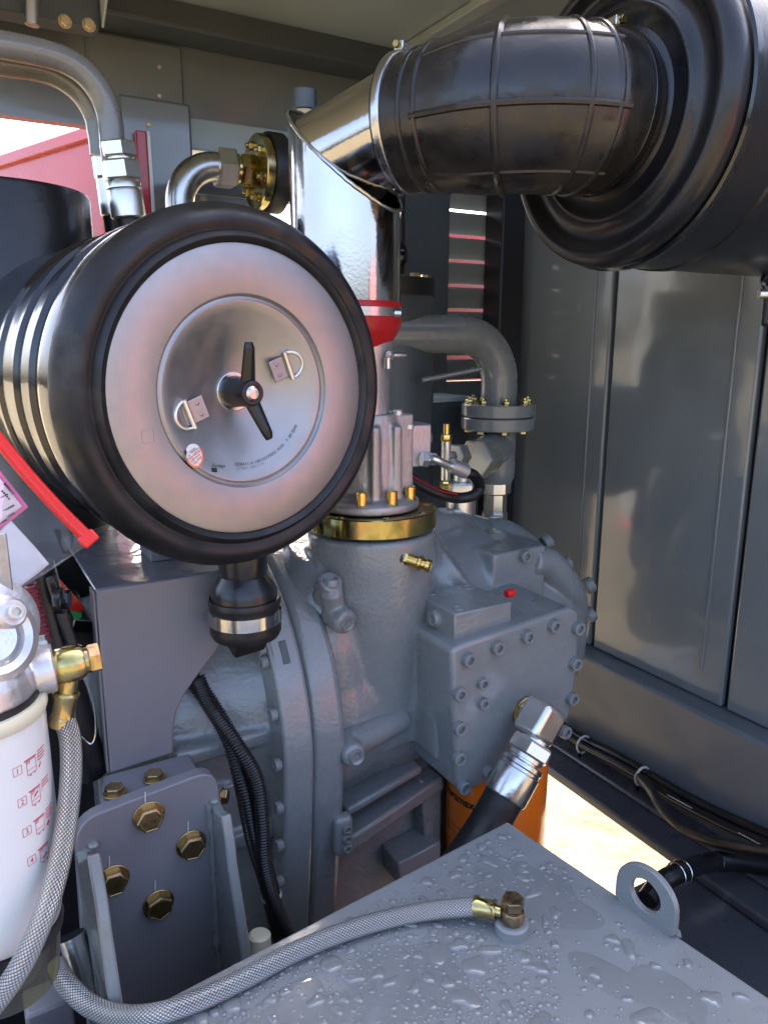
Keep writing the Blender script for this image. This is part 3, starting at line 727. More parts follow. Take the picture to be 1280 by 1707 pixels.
# end cover on the far right
ec = MB()
pts = [(.90, 1.02, 1.10), (.95, 1.02, 1.085), (1.0, 1.02, 1.03), (1.03, 1.03, .98), (1.04, 1.04, .93)]
ec.tube(smooth_path(pts, 6), [.03] * 25, 16)
ec.tube(smooth_path([(.90, 1.24, 1.10), (1.0, 1.22, 1.09), (1.07, 1.18, 1.03), (1.10, 1.14, .96), (1.10, 1.12, .90)], 6), .035, 16)
ec.lathe((.86, 1.16, .92), X, [(0, 0), (.20, 0), (.19, .10), (.17, .17), (.12, .215), (0, .22)], 40)
cast('end_cover', ec, 'grey_cast', ta, .0042, 5)
for u, v, y_, sc_ in ((903, 908, 1.17, .0165), (936, 944, 1.15, .0155), (972, 981, 1.12, .0175), (974, 1030, 1.09, .0165), (955, 1000, 1.1, .012)):
    inst('cap_screw', CAPS, ta, at(u, v, y=y_) + V((.8, -.2, .4)) * .006, (.8, -.25, .4), sc_)
inst('cap_screw', CAPS, ta, at(872, 926, y=1.0), -Y, .0115)
# gold inlet ring
tf = thing('flange_ring', (GX, GY, zfl), 'gold zinc plated inlet ring under the aluminium valve', 'flange')
part('ring', MB().lathe((GX, GY, zfl), Z, [(.04, 0), (.102, 0), (.104, .002), (.104, .029), (.1025, .0305), (.04, .0305)], 96, True), 'zinc_flange', tf)
zt_ = zfl + .0305
for a in (-150, -105, -60, -22, 15, 55):
    p = V((GX + .092 * math.cos(math.radians(a)), GY + .092 * math.sin(math.radians(a)), zt_))
    part('screw_hole', MB().lathe(p, Z, [(0, .0012), (.0055, .0012), (.0062, .0005), (.0072, .0004), (.0076, -.001)], 20), 'bronze_bolt', tf)
# aluminium intake valve
ti = thing('intake_valve', (GX, GY, zt_), 'bare cast aluminium intake valve standing on the gold ring', 'valve')
al = MB()
al.lathe((GX - .005, GY, zt_ + .001), Z, [(0, 0), (.08, 0), (.08, .012), (.072, .018), (.06, .02), (.056, .03), (.054, .115), (.05, .15), (0, .15)], 48)
for a in (-70, -35, 0, 40, 80, 130, 180, -110):
    dx, dy = math.cos(math.radians(a)), math.sin(math.radians(a))
    al.box((GX - .005 + dx * .056 - .007, GY + dy * .056 - .007, zt_ + .01), (GX - .005 + dx * .056 + .007, GY + dy * .056 + .007, zt_ + .135))
pz = at(683, 760, y=GY - .02)
al.box((GX + .015, GY - .045, zt_ + .03), (GX + .05, GY + .02, zt_ + .15))
cast('valve_body', al, 'aluminium_cast', ti, .0026, 3)
part('valve_throat', MB().lathe((GX - .02, GY, zt_ + .148), Z, [(0, 0), (.045, 0), (.046, .09), (.05, .1), (.05, .25), (0, .25)], 40), 'aluminium_smooth', ti)
for a in (-128, -88, -48, -8):
    p = V((GX - .005 + .0685 * math.cos(math.radians(a)), GY + .0685 * math.sin(math.radians(a)), zt_ + .0155))
    inst('hex_bolt', HEXB, ti, p, Z, .0088, m='zinc_gold'); 
    part('bolt_collar', MB().cap(p + Z * .001, Z, .0085, .021, .12, 20), 'brass', ti)
for u, v, zz in ((663, 692, .155), (682, 715, .15)):
    inst('cap_screw', CAPS, ti, at(u, v, y=GY - .04), Z, .0075, m='nickel')
part('lug_screw', MB().lathe(at(645, 826, z=zt_ + .024), (.3, -.9, .1), [(0, 0), (.009, 0), (.009, .008), (.006, .009), (.005, .006), (0, .006)], 20), 'brass', ti)
# red rubber boot and clamp above the valve
tr = thing('rubber_boot', (GX - .02, GY + .03, 1.42), 'red rubber boot with a worm clamp above the valve', 'boot')
br = V((PV.x, PV.y, 0)); zz = lambda v: at(640, v, y=GY).z
part('boot', MB().lathe(br, Z, [(.05, zz(665)), (.052, zz(610)), (.065, zz(580)), (.077, zz(556)), (.083, zz(542)), (.0835, zz(508)), (.082, zz(505)), (.06, zz(505))], 48), 'red_rubber', tr)
part('clamp', MB().lathe(br, Z, [(.083, zz(530)), (.085, zz(529)), (.085, zz(515)), (.083, zz(514))], 48, True), 'steel', tr)
cs = at(640, 522, y=PV.y - .06)
part('clamp_screw', MB().hexa(cs, (.9, -.4, 0), .008, .02).cap(cs - V((.01, 0, 0)), (.9, -.4, 0), .006, .034, .1, 14), 'steel', tr)
ns = at(646, 592, y=GY - .05)
part('grease_nipple', MB().hexa(ns, X, .007, .008).lathe(ns + X * .007, X, [(0, 0), (.004, 0), (.0045, .022), (.002, .026), (0, .027)], 14), 'nickel', tr)
part('nipple_stem', MB().cap(ns - Z * .02, Z, .005, .016, .1, 12), 'nickel', tr)
# orange oil filter under the port block
tg = thing('oil_filter', at(828, 1330, y=.945), 'orange spin-on oil filter under the port block', 'oil filter')
oc = V((at(826, 1330, y=.945).x, .945, 0))
part('filter_can', MB().lathe(oc, Z, [(0, .5), (.06, .5), (.084, .51), (.09, .53), (.09, .838), (.088, .842), (0, .842)], 64), 'orange_paint', tg)
def wrapz(c, r, a0, z0):
    return lambda a, b, q: V((c.x + r * math.sin(a0 + a / r), c.y - r * math.cos(a0 + a / r), z0 + b))
def ang_of(c, r, u, v):       # angle on a vertical can where pixel column u falls
    ac = int(math.degrees(math.atan2(CAM.x - c.x, c.y - CAM.y)))        # side of the can that faces the viewer
    best = min(range(ac - 85, ac + 86), key=lambda k: abs(proj(V((c.x + r * math.sin(math.radians(k)), c.y - r * math.cos(math.radians(k)), at(u, v, y=c.y).z)))[0] - u))
    return math.radians(best)
def proj(p):
    q = p - CAM; d_ = q.dot(_F); return CX + FPX * q.dot(_R) / d_, CY - FPX * q.dot(_U) / d_
a_ = ang_of(oc, .09, 748, 1345)
for s_, sz__, u_, dz_ in (('duramax', .022, a_ - .1, 0),):
    part('brand_print', mapped(text_mb(s_, sz__, bold=True), wrapz(oc, .0906, u_, at(765, 1360, y=.88).z - .021)), 'ink_black', tg)
for k in range(5):
    mb = MB(); q = 0
    while q < .05:
        w_ = random.uniform(.004, .009)
        mb.add([(q, 0, 0), (q + w_, 0, 0), (q + w_, .0022, 0), (q, .0022, 0)], [(0, 1, 2, 3)]); q += w_ + .002
    part('fine_print', mapped(mb, wrapz(oc, .0904, a_ - .05, at(765, 1372, y=.88).z - .012 * k - .024)), 'ink_black' if k > 2 else 'orange_paint', tg)
part('seam_line', MB().lathe(oc, Z, [(.0902, .80), (.0908, .802), (.0902, .804)], 64, True), 'orange_paint', tg)
# ================================================================ hydraulic hose with elbow fitting on the port block
th_ = thing('hydraulic_hose', at(885, 1185, y=.83), 'thick black hydraulic hose with bright elbow fitting on the port block', 'hose')
f0 = at(876, 1186, y=.85)
part('seal_washer', MB().lathe(f0, -Y, [(.012, 0), (.0275, 0), (.0275, .004), (.012, .004)], 36, True), 'zinc_bolt', th_)
part('lock_nut', MB().hexa(f0 - Y * .004, -Y, .0245, .014, .3).cap(f0 - Y * .018, -Y, .017, .012), 'nickel', th_, ang=25)
f1 = at(905, 1210, y=.793)
hd = (at(842, 1325, y=.785) - at(905, 1210, y=.793)).normalized()
eb = MB()
eb.obox(f1 + V((-.002, .006, .006)), hd, (hd.cross(Y)), hd.cross(hd.cross(Y)), .029, .026, .026)
part('elbow_body', eb, 'nickel', th_, .009, 3)
part('elbow_neck', MB().tube([f0 - Y * .02, f1 + V((-.004, .0, .004))], .0195, 20), 'nickel', th_)
n0 = f1 + hd * .026
nut = MB().hexa(n0 + hd * .002, hd, .035, .024).cap(n0 - hd * .004, hd, .022, .01)
nut.lathe(n0 + hd * .026, hd, [(0, 0), (.0275, 0), (.0275, .006), (.024, .007), (.024, .012), (0, .012)], 32)
part('swivel_nut', nut, 'nickel', th_, ang=25)
n1 = n0 + hd * .036
part('ferrule', MB().lathe(n1, hd, [(0, 0), (.0315, 0), (.034, .002), (.034, .008), (.0325, .010), (.0325, .014), (.0345, .016), (.0345, .058), (.033, .061), (.027, .062)], 48), 'steel', th_)
n2 = n1 + hd * .058
part('hose', MB().tube(smooth_path([n2, n2 + hd * .035, n2 + hd * .07 + V((-.004, 0, -.001)), n2 + hd * .12 + V((-.014, .002, -.002)), n2 + hd * .2 + V((-.03, .01, -.01))], 8), .0305, 32), 'rubber', th_)
pm = MB()       # red paint witness mark

pm.tube([n0 + hd * .004 + V((.006, -.0285, 0)), n0 + hd * .02 + V((.008, -.0282, 0))], .0011, 6)
part('witness_mark', pm, 'ink_red', th_)
# ================================================================ tank with wet top
TZ = .85
c0, eL, eR = at(845, 1368, z=TZ), at(480, 1558, z=TZ), at(1130, 1560, z=TZ)
ux = (eL - c0).normalized(); uy = (eR - c0).normalized()
A = c0; B_ = c0 + uy * .62; D_ = c0 + ux * .85; C_ = A + uy * .62 + ux * .85
tt = thing('oil_tank', (.3, .5, .42), 'wet grey tank with water drops on its flat top', 'tank')
part('shell', MB().prism([A, B_, C_, D_], (0, 0, -.42)), 'tank_paint', tt, .004, 3)
# lifting lug
lug0 = at(1030, 1492, z=TZ); lug1 = at(1130, 1562, z=TZ)
lx = (lug1 - lug0).normalized(); lc = (lug0 + lug1) / 2; nL = lx.cross(Z)
lw = (lug1 - lug0).length / 2
outer, inner = [], []
N = 40
hc = lc + Z * .029
for k in range(N):
    a = 2 * math.pi * k / N
    d_ = lx * math.cos(a) + Z * math.sin(a)
    o_ = hc + lx * (math.cos(a) * lw * .98) + Z * (math.sin(a) * .036)
    if math.sin(a) < 0: o_ = hc + lx * (max(-1, min(1, math.cos(a) * 1.25)) * lw * .99) + Z * (-.031 * min(1, abs(math.sin(a)) * 1.3))
    outer.append(o_); inner.append(hc + lx * (math.cos(a) * .0195) + Z * (math.sin(a) * .0195 + .001))
part('lifting_lug', MB().ringprism(outer, inner, nL * .008), 'grey_paint', tt, .0012)
wb = [lug0.lerp(lug1, k / 30) - nL * .004 + V((random.uniform(-1, 1) * .0012, random.uniform(-1, 1) * .0012, .001 + random.uniform(-1, 1) * .0008)) for k in range(0, 31)]
part('weld_bead', MB().tube(wb, [.0038 + random.uniform(-.0012, .0012) for _ in wb], 8), 'weld', tt)
eg = [c0.lerp(c0 + uy * .6, k / 30) + Z * .0005 - uy * 0 for k in range(31)]
# union boss and banjo on the tank
bz = at(852, 1552, z=TZ)
bs = part('union_boss', MB().lathe(bz, Z, [(0, -.002), (.019, -.002), (.0195, .012), (.017, .0145), (.012, .0145), (0, .0145)], 32), 'tank_paint', tt)
tj = thing('braided_hose', bz + Z * .015, 'braided steel hose lying across the wet tank to a banjo union', 'hose')
part('banjo_eye', MB().lathe(bz + Z * .0145, Z, [(0, 0), (.0125, 0), (.0135, .002), (.0138, .007), (.0135, .013), (.0125, .015), (0, .015)], 28), 'bronze_bolt', tj)
part('banjo_bolt', MB().lathe(bz + Z * .0295, Z, [(0, 0), (.0115, 0), (.0115, .0015), (0, .0015)], 24).hexa(bz + Z * .031, Z, .013, .0125), 'bronze_bolt', tj, ang=25)
hp0 = bz + Z * .0225
def hose_uv(name, pts, r, m, parent, n=20, vper=None):
    P_ = smooth_path(pts, 10); mb = MB().tube(P_, r, n, False)
    o = part(name, mb, m, parent)
    me = o.data; uvl = me.uv_layers.new(name='UVMap')
    L_ = [0]
    for a, b in zip(P_, P_[1:]): L_.append(L_[-1] + (b - a).length)
    vper = vper or (2 * math.pi * r / 20 * 1.25)
    for poly in me.polygons:
        for li, vi in zip(poly.loop_indices, poly.vertices):
            ring, k = divmod(vi, n)
            ks = [v_ % n for v_ in poly.vertices]
            kk = k + (n if (max(ks) - min(ks) > n / 2 and k == 0) else 0)
            uvl.data[li].uv = (kk / n, L_[ring] / vper)
    return o
f_ = at(800, 1512, z=TZ + .021); dj = (f_ - hp0).normalized()
part('banjo_neck', MB().tube([hp0 + dj * .008, hp0 + dj * .026], .0065, 16), 'zinc_gold', tj)
part('crimp_ferrule', MB().lathe(hp0 + dj * .018, dj, [(0, 0), (.0105, 0), (.0118, .002), (.0105, .005), (.0098, .012), (.0106, .018), (.012, .021), (.0112, .026), (.009, .027)], 16), 'zinc_gold', tj)
hz = TZ + .0115
hp = [hp0 + dj * .04] + [at(u, v, z=hz) for u, v in ((700, 1521), (600, 1545), (500, 1583), (400, 1635), (330, 1668), (262, 1690))]
hp += [at(200, 1693, d=.735), at(150, 1676, d=.75), at(112, 1640, d=.77), at(96, 1610, d=.80)]
hose_uv('hose', hp, .0102, 'braid', tj)
# water: drops and film on the tank top
def blob(c, r, h, n=14, ir=.25, stretch=1.0, ang=0):
    ph = [random.uniform(0, 6.28) for _ in range(3)]; am = [random.uniform(0, ir) / (k + 1) for k in range(3)]
    def rad(a): return r * (1 + sum(am[k] * math.sin((k + 2) * a + ph[k]) for k in range(3)))
    vs, fs = [], []
    rings = [(1.0, 0), (.93, .32), (.78, .66), (.5, .92)]
    for s_, hh in rings:
        for i in range(n):
            a = 2 * math.pi * i / n; rr = rad(a) * s_
            x_, y_ = rr * math.cos(a) * stretch, rr * math.sin(a)
            vs.append((c[0] + x_ * math.cos(ang) - y_ * math.sin(ang), c[1] + x_ * math.sin(ang) + y_ * math.cos(ang), TZ + .0002 + h * hh))
    vs.append((c[0], c[1], TZ + .0002 + h))
    for k in range(3):
        for i in range(n): fs.append((k * n + i, k * n + (i + 1) % n, (k + 1) * n + (i + 1) % n, (k + 1) * n + i))
    for i in range(n): fs.append((3 * n + i, 3 * n + (i + 1) % n, 4 * n))
    return vs, fs
drops = MB(); placed = []
def ok(x_, y_, r):
    for (a, b, q) in placed:
        if (a - x_) ** 2 + (b - y_) ** 2 < (q + r) ** 2 * .92: return False
    placed.append((x_, y_, r)); return True
placed.append((bz.x, bz.y, .024))
tries = 0
while tries < 9000 and len(placed) < 950:
    tries += 1
    u, v = random.uniform(300, 1240), random.uniform(1375, 1720)
    p = at(u, v, z=TZ); q = p - c0
    a_, b_ = q.dot(ux), q.dot(uy)
    if a_ < .012 or b_ < .012: continue
    if v < 1700 - (u - 250) * .47 + 20 and u < 560: continue
    smooth_zone = (u > 930 and v > 1500)                       # wiped, nearly dry corner
    if smooth_zone and random.random() < .9: continue
    dens = 1.0 if v > 1560 else .55
    if random.random() > dens: continue
    r = random.choice((.0014, .0018, .0018, .0022, .0022, .0028, .0035, .0045, .006, .008, .0115)) * random.uniform(.8, 1.2)
    if r > .006 and random.random() < .35: continue
    if a_ < r * 1.9 + .003 or b_ < r * 1.9 + .003: continue
    if not ok(p.x, p.y, r): continue
    drops.add(*blob(p, r, min(.0026, r * .34 + .0002), 14 if r > .004 else 9, .22 if r < .005 else .42, random.uniform(1, 1.5) if r > .004 else 1, random.uniform(0, 3.1)))
o = part('water_drops', drops, 'wet_paint', tt, ang=80); o['kind'] = 'stuff'
film = MB()
for u, v, r, h, s_, an in ((640, 1668, .045, .0009, 1.5, .3), (730, 1620, .03, .0008, 1.7, .5), (500, 1700, .04, .0010, 1.5, .2), (900, 1500, .04, .0008, 1.7, -.9), (1075, 1650, .026, .0008, 2.6, -1.35), (835, 1450, .026, .0008, 1.4, -.3)):
    film.add(*blob(at(u, v, z=TZ), r, h, 64, .45, s_, an))
o = part('water_film', film, 'wet_paint', tt, ang=80); o['kind'] = 'stuff'
# ================================================================ sheet bracket under the air cleaner
tbk = thing('sheet_bracket', (.2, .98, .93), 'folded grey sheet bracket carrying the front air cleaner', 'bracket')
BY = .96
curve = [(290, 1256), (290, 1215), (296, 1185), (310, 1156), (335, 1120), (362, 1085), (380, 1058), (400, 1030), (422, 1005), (430, 975), (432, 944)]
fp = [at(160, 985, y=BY)] + [at(185, 1290, y=BY)] + [at(u, v, y=BY) for u, v in curve]
zt2 = fp[0].z
fp[-1] = V((fp[-1].x, BY, zt2)); 
part('front_plate', MB().prism(fp, (0, .006, 0)), 'grey_sheet', tbk, .003, 3)
part('top_plate', MB().box((fp[0].x, BY + .0065, zt2 - .006), (fp[-1].x - .012, 1.42, zt2)), 'wet_top', tbk, .002)
part('side_flange', MB().prism([V((fp[0].x - .0005, BY + .004, zt2 - .002)), V((fp[0].x - .0005, BY + .03, zt2 - .002)), V((fp[1].x - .0005, BY + .03, fp[1].z)), V((fp[1].x - .0005, BY + .004, fp[1].z))], (-.003, 0, 0)), 'grey_sheet', tbk, .001)
z_f = fp[1].z
part('foot', MB().prism([V((fp[1].x - .01, BY - .001, z_f + .001)), V((at(300, 1255, y=BY).x + .012, BY - .001, z_f + .001)), V((at(300, 1255, y=BY).x + .012, .872, z_f - .004)), V((fp[1].x - .03, .872, z_f - .004))], (0, 0, -.012)), 'grey_sheet', tbk, .003)
for u, v in ((192, 1322), (258, 1298)): inst('hex_bolt', HEXB, tbk, at(u, v, z=z_f), Z, .0125, random.random())
tw = MB()
for k in range(3):
    pass
saddle = at(205, 915, y=1.12)
part('saddle', MB().box((fp[0].x + .09, 1.05, zt2), (fp[0].x + .15, 1.12, zt2 + .035)), 'grey_sheet', tbk, .002)
# ================================================================ mounting bracket with four bolts
tm = thing('mounting_bracket', (.16, .86, .55), 'thick grey mounting bracket with two gussets and four big bolts', 'bracket')
MY = .86
def rounded(pts, r, n=6):
    out = []; m = len(pts)
    for i in range(m):
        p0, p1, p2 = V(pts[i - 1]), V(pts[i]), V(pts[(i + 1) % m])
        d0, d1 = (p0 - p1), (p2 - p1); q = min(r, d0.length * .45, d1.length * .45)
        a, b = p1 + d0.normalized() * q, p1 + d1.normalized() * q
        for k in range(n + 1):
            t_ = k / n; out.append((a * (1 - t_) ** 2 + p1 * 2 * t_ * (1 - t_) + b * t_ * t_))
    return out
base = [at(124, 1372, y=MY), at(362, 1280, y=MY), V((.262, MY, .45)), V((.058, MY, .45))]
part('plate', MB().prism(rounded(base, .032), (0, .02, 0)), 'grey_sheet', tm, .002)
def gusset(x0, thk, pts):
    P_ = [V((x0, y_, z_)) for y_, z_ in pts]
    return part('gusset', MB().prism(P_, (thk, 0, 0)), 'grey_paint', tm, .0025)
zt3 = at(350, 1338, y=MY).z
gR = at(393, 1400, x=.249); gR2 = at(416, 1575, x=.249)
gusset(.236, .013, [(MY, zt3), (MY - .018, zt3 - .004), (gR.y + .012, gR.z + .03), (gR.y + .001, gR.z), (gR.y - .004, gR.z - .03), (gR2.y - .005, gR2.z), (gR2.y - .02, .45), (MY, .45)])
zl = at(128, 1418, y=MY).z
xl = at(131, 1420, y=MY).x - .003
lo1, lo2 = at(186, 1530, x=xl + .013), at(206, 1675, x=xl + .013)
gusset(xl, .013, [(MY, zl), (MY - .018, zl - .004), (lo1.y + .04, lo1.z + .05), (lo1.y + .008, lo1.z + .012), (lo1.y, lo1.z - .02), (lo2.y, lo2.z), (lo2.y - .01, .45), (MY, .45)])
for x_, zz_ in ((.2345, zt3), (xl + .0145, zl)):
    wb = [V((x_ + random.uniform(-1, 1) * .0012, MY - .001, zz_ - k * .009)) for k in range(38)]
    part('weld_bead', MB().tube(wb, [.0052 + random.uniform(-.0014, .0014) for _ in wb], 8), 'grey_cast', tm)
    part('weld_end', MB().sphere(V((x_ + .006, MY - .002, zz_ + .002)), .0065, 14, .6), 'grey_cast', tm)
ink = bpy.data.meshes
for u, v in ((252, 1368), (323, 1415), (192, 1475), (268, 1515)):
    p = at(u, v, y=MY - .012)
    b_ = inst('hex_bolt', HEXB, tm, V((p.x, MY - .0005, p.z)), -Y, .0168, random.random() * 2)
    part('grade_stamp', mapped(text_mb('8.8', .0062, 'CENTER'), lambda a, b, c: V((p.x + a + .003, MY - .0005 - .0168 * .845, p.z - .0025 + b))), 'brass', tm)
    part('chalk_mark', MB().tube([V((p.x - .003, MY - .0012, p.z + .019)), V((p.x - .002, MY - .0012, p.z + .034))], .0008, 6), 'white_tie', tm)
inst('hex_bolt', HEXB, tm, at(370, 1328, y=.90), (.8, -.5, 0), .0105)
# corrugated wiring looms
def loom(name, pts, r, label, tie=None):
    P_ = resample(smooth_path(pts, 10), 420); rr = [r * (1.0, 1.0, .84, .84)[i % 4] for i in range(420)]
    tl = thing(name, P_[-1], label, 'wiring')
    part('conduit', MB().tube(P_, rr, 14), 'plastic_black', tl, ang=80)
    for q in tie or ():
        i = int(q * 419); part('cable_tie', MB().lathe(P_[i], P_[i + 1] - P_[i], [(r * 1.04, -.003), (r * 1.12, -.0025), (r * 1.12, .0025), (r * 1.04, .003)], 20, True), 'white_tie', tl)
    return tl
loom('wiring_loom', [at(u, v, y=y_) for u, v, y_ in ((312, 1120, .985), (345, 1165, .965), (385, 1235, .93), (408, 1320, .90), (425, 1400, .885), (447, 1470, .875), (458, 1520, .87), (470, 1575, .87))], .0132, 'thicker corrugated black wiring loom nearest the bell housing', (.80,))
loom('wiring_loom', [at(u, v, y=y_) for u, v, y_ in ((330, 1130, .965), (352, 1180, .95), (395, 1240, .905), (428, 1300, .885), (437, 1370, .87), (440, 1440, .86), (455, 1500, .855), (480, 1560, .85))], .0105, 'thinner corrugated black wiring loom twisted round the thicker one')
# ================================================================ white fuel filter with head and braided line
FC = at(-18, 1400, d=.65); fc = V((FC.x, FC.y, 0)); fr_ = .056
zt4, zb4 = at(0, 1200, d=.61).z, at(60, 1600, d=.62).z
tw_ = thing('fuel_filter', (FC.x, FC.y, zb4 - .05), 'white spin-on fuel filter with red pictograms and clear bowl', 'fuel filter')
part('can', MB().lathe(fc, Z, [(0, zb4 - .012), (.043, zb4 - .012), (.051, zb4 - .004), (.0555, zb4 + .02), (fr_, zb4 + .05), (fr_, zt4 - .002), (0, zt4 - .002)], 72), 'white_paint', tw_)
part('can_rim', MB().lathe(fc, Z, [(.05, zt4 - .004), (fr_ + .001, zt4 - .004), (fr_ + .0025, zt4), (fr_ + .0025, zt4 + .006), (fr_ + .0005, zt4 + .009), (.05, zt4 + .009)], 72, True), 'cream_paint', tw_)
part('gasket', MB().lathe(fc, Z, [(.04, zt4 + .008), (.053, zt4 + .008), (.053, zt4 + .014), (.04, zt4 + .014)], 48, True), 'black_satin', tw_)
hd_ = MB()
hd_.lathe(fc, Z, [(0, zt4 + .013), (.052, zt4 + .013), (.05, zt4 + .03), (.036, zt4 + .055), (.03, zt4 + .09), (0, zt4 + .09)], 40)
pb_ = at(92, 1112, d=.655); pa_ = at(-30, 1140, d=.63)
hd_.tube([pa_, pb_], .0215, 24)
pc_ = at(78, 1085, d=.69); 
hd_.tube([pc_ - (pb_ - pa_).normalized() * .08, pc_], .014, 20)
cast('filter_head', hd_, 'aluminium_smooth', tw_, .002, 3)
part('end_nut', MB().hexa(pc_ - (pb_ - pa_).normalized() * .012, pb_ - pa_, .0155, .014), 'nickel', tw_, ang=25)
# round bleed cover with clamp ear, facing the camera
cc_ = at(-12, 1065, d=.60); cn = (CAM - cc_).normalized() + V((.5, 0, 0)); cn.normalize()
part('clamp_ring', MB().lathe(cc_, cn, [(.022, -.004), (.0345, -.004), (.0365, 0), (.0355, .006), (.029, .009), (.0235, .006)], 48, True), 'aluminium_smooth', tw_)
part('sight_cap', MB().lathe(cc_, cn, [(0, .004), (.018, .004), (.023, 0), (.0235, -.006)], 36), 'steel', tw_)
part('rear_disc', MB().lathe(cc_ - cn * .018 + V((.008, 0, .012)), cn, [(0, 0), (.036, 0), (.038, .003), (.038, .008), (.03, .011), (0, .011)], 40), 'aluminium_smooth', tw_)
ea = at(14, 1023, d=.595)
part('clamp_ear', MB().lathe(ea, cn, [(0, -.004), (.012, -.004), (.0125, .006), (.010, .009), (0, .009)], 24), 'aluminium_smooth', tw_)
inst('cap_screw', CAPS, tw_, ea + cn * .008, cn, .0062, m='nickel')
part('filter_bracket', MB().obox(at(8, 985, d=.62), X, cn, Z, .006, .004, .05), 'aluminium_cast', tw_, .003)
# clear bowl and post
part('bowl', MB().lathe(fc, Z, [(0, zb4 - .075), (.036, zb4 - .075), (.044, zb4 - .068), (.049, zb4 - .02), (.0495, zb4 - .004), (.045, zb4 - .003)], 48), 'bowl', tw_)
part('bowl_ring', MB().lathe(fc, Z, [(.044, zb4 - .018), (.0515, zb4 - .018), (.0525, zb4 - .012), (.0515, zb4 - .007), (.044, zb4 - .007)], 48, True), 'black_satin', tw_)
part('drain_insert', MB().lathe(fc, Z, [(0, zb4 - .07), (.012, zb4 - .07), (.03, zb4 - .06), (.034, zb4 - .02), (0, zb4 - .02)], 24), 'grey_dark', tw_)
# pictograms wrapped round the can
def canmap(a0, z0, rot=0.0, lift=.0003):
    r = fr_ + lift; ca, sa = math.cos(rot), math.sin(rot)
    return lambda a, b, q: V((fc.x + r * math.sin(a0 + (a * ca - b * sa) / r), fc.y - r * math.cos(a0 + (a * ca - b * sa) / r), z0 + a * sa + b * ca))
def strip(mb, a, b, w_):
    a, b = V((*a, 0)), V((*b, 0)); L_ = (b - a); n_ = max(1, int(L_.length / .002)); q = V((-L_.y, L_.x, 0)).normalized() * w_
    vs = []
    for k in range(n_ + 1):
        p = a.lerp(b, k / n_); vs += [p - q, p + q]
    mb.add(vs, [(2 * k, 2 * k + 2, 2 * k + 3, 2 * k + 1) for k in range(n_)])
def rect(mb, x0, y0, x1, y1, w_=.00022):
    for a, b in (((x0, y0), (x1, y0)), ((x1, y0), (x1, y1)), ((x1, y1), (x0, y1)), ((x0, y1), (x0, y0))): strip(mb, a, b, w_)
for dgt, u, v in (('1', 36, 1286), ('2', 45, 1337), ('3', 53, 1386), ('4', 61, 1434)):
    a0 = ang_of(fc, fr_, u, v); pz_ = proj(V((fc.x + fr_ * math.sin(a0), fc.y - fr_ * math.cos(a0), 1.1)))
    # height on the can at that column
    lo, hi = .95, 1.25
    for _ in range(30):
        md = (lo + hi) / 2
        if proj(V((fc.x + fr_ * math.sin(a0), fc.y - fr_ * math.cos(a0), md)))[1] > v: lo = md
        else: hi = md
    f_m = canmap(a0, lo)
    mb = MB(); rect(mb, -.0038, -.0035, .0038, .0038)
    tx_ = text_mb(dgt, .0068, 'CENTER'); tx_ = mapped(tx_, lambda a, b, c: (a, b - .0022, 0)); mb.add(tx_.v, tx_.f)
    rect(mb, .0085, -.0085, .0185, .0035); strip(mb, (.0065, .0048), (.0195, .0048), .0006); strip(mb, (.0085, -.0048), (.0185, -.0048), .0002)
    rect(mb, .0095, .0012, .0118, .003); strip(mb, (.0105, -.0098), (.0125, -.0098), .0005); strip(mb, (.0155, -.0098), (.0168, -.0085), .0006)
    if dgt != '4':
        for k in range(4 if dgt != '2' else 3): strip(mb, (.0215, .006 - .0026 * k), (.033 - .002 * (k % 2), .006 - .0026 * k), .0005)
        strip(mb, (.0215, .004), (.0215, -.003), .0002)
    if dgt in '24': strip(mb, (.0115, -.002 - (.004 if dgt == '4' else 0)), (.0162, .0008 - (.004 if dgt == '4' else 0)), .0008)
    if dgt == '1': strip(mb, (.0215, -.0085), (.0245, -.0055), .0007)
    if dgt == '3': strip(mb, (.0215, -.0085), (.025, -.006), .0016)
    part('pictogram', mapped(mb, f_m), 'ink_red', tw_)
# banjo union and braided hose
tb_ = thing('braided_hose', at(105, 1105, d=.66), 'braided steel fuel line curving down past the white filter', 'hose')
px_ = (pb_ - pa_).normalized(); bj = pb_ + px_ * .013
part('banjo_eye', MB().lathe(bj - px_ * .0135, px_, [(0, 0), (.0135, 0), (.0155, .003), (.0165, .009), (.0165, .016), (.0155, .022), (.0135, .025), (0, .025)], 32), 'zinc_gold', tb_)
part('banjo_bolt', MB().lathe(bj + px_ * .0115, px_, [(0, 0), (.012, 0), (.012, .003), (0, .003)], 24).hexa(bj + px_ * .0145, px_, .0135, .011, .5), 'zinc_bolt', tb_, ang=25)
h1, h2 = bj - Z * .014, at(109, 1170, d=.665)
dn = (h2 - bj).normalized()
part('banjo_neck', MB().tube([bj + dn * .012, bj + dn * .032], .0085, 20), 'zinc_gold', tb_)
part('crimp_ferrule', MB().lathe(bj + dn * .026, dn, [(0, 0), (.0105, 0), (.0117, .002), (.0115, .004), (.0102, .007), (.0098, .018), (.0108, .024), (.0118, .027), (.0112, .032), (.009, .033)], 12), 'zinc_gold', tb_)
pts = [bj + dn * .05] + [at(u, v, d=d_) for u, v, d_ in ((117, 1230, .664), (119, 1290, .655), (112, 1365, .645), (99, 1440, .63), (76, 1520, .61), (40, 1602, .60), (0, 1662, .60), (-50, 1720, .60))]
hose_uv('hose', pts, .0092, 'braid', tb_)
tp_ = thing('support_post', at(85, 1700, d=.72), 'grey steel post under the clear filter bowl', 'post')
q_ = at(85, 1690, y=.74)
part('post', MB().box((q_.x - .024, .735, .42), (q_.x + .022, .775, q_.z + .012)), 'grey_sheet', tp_, .004)
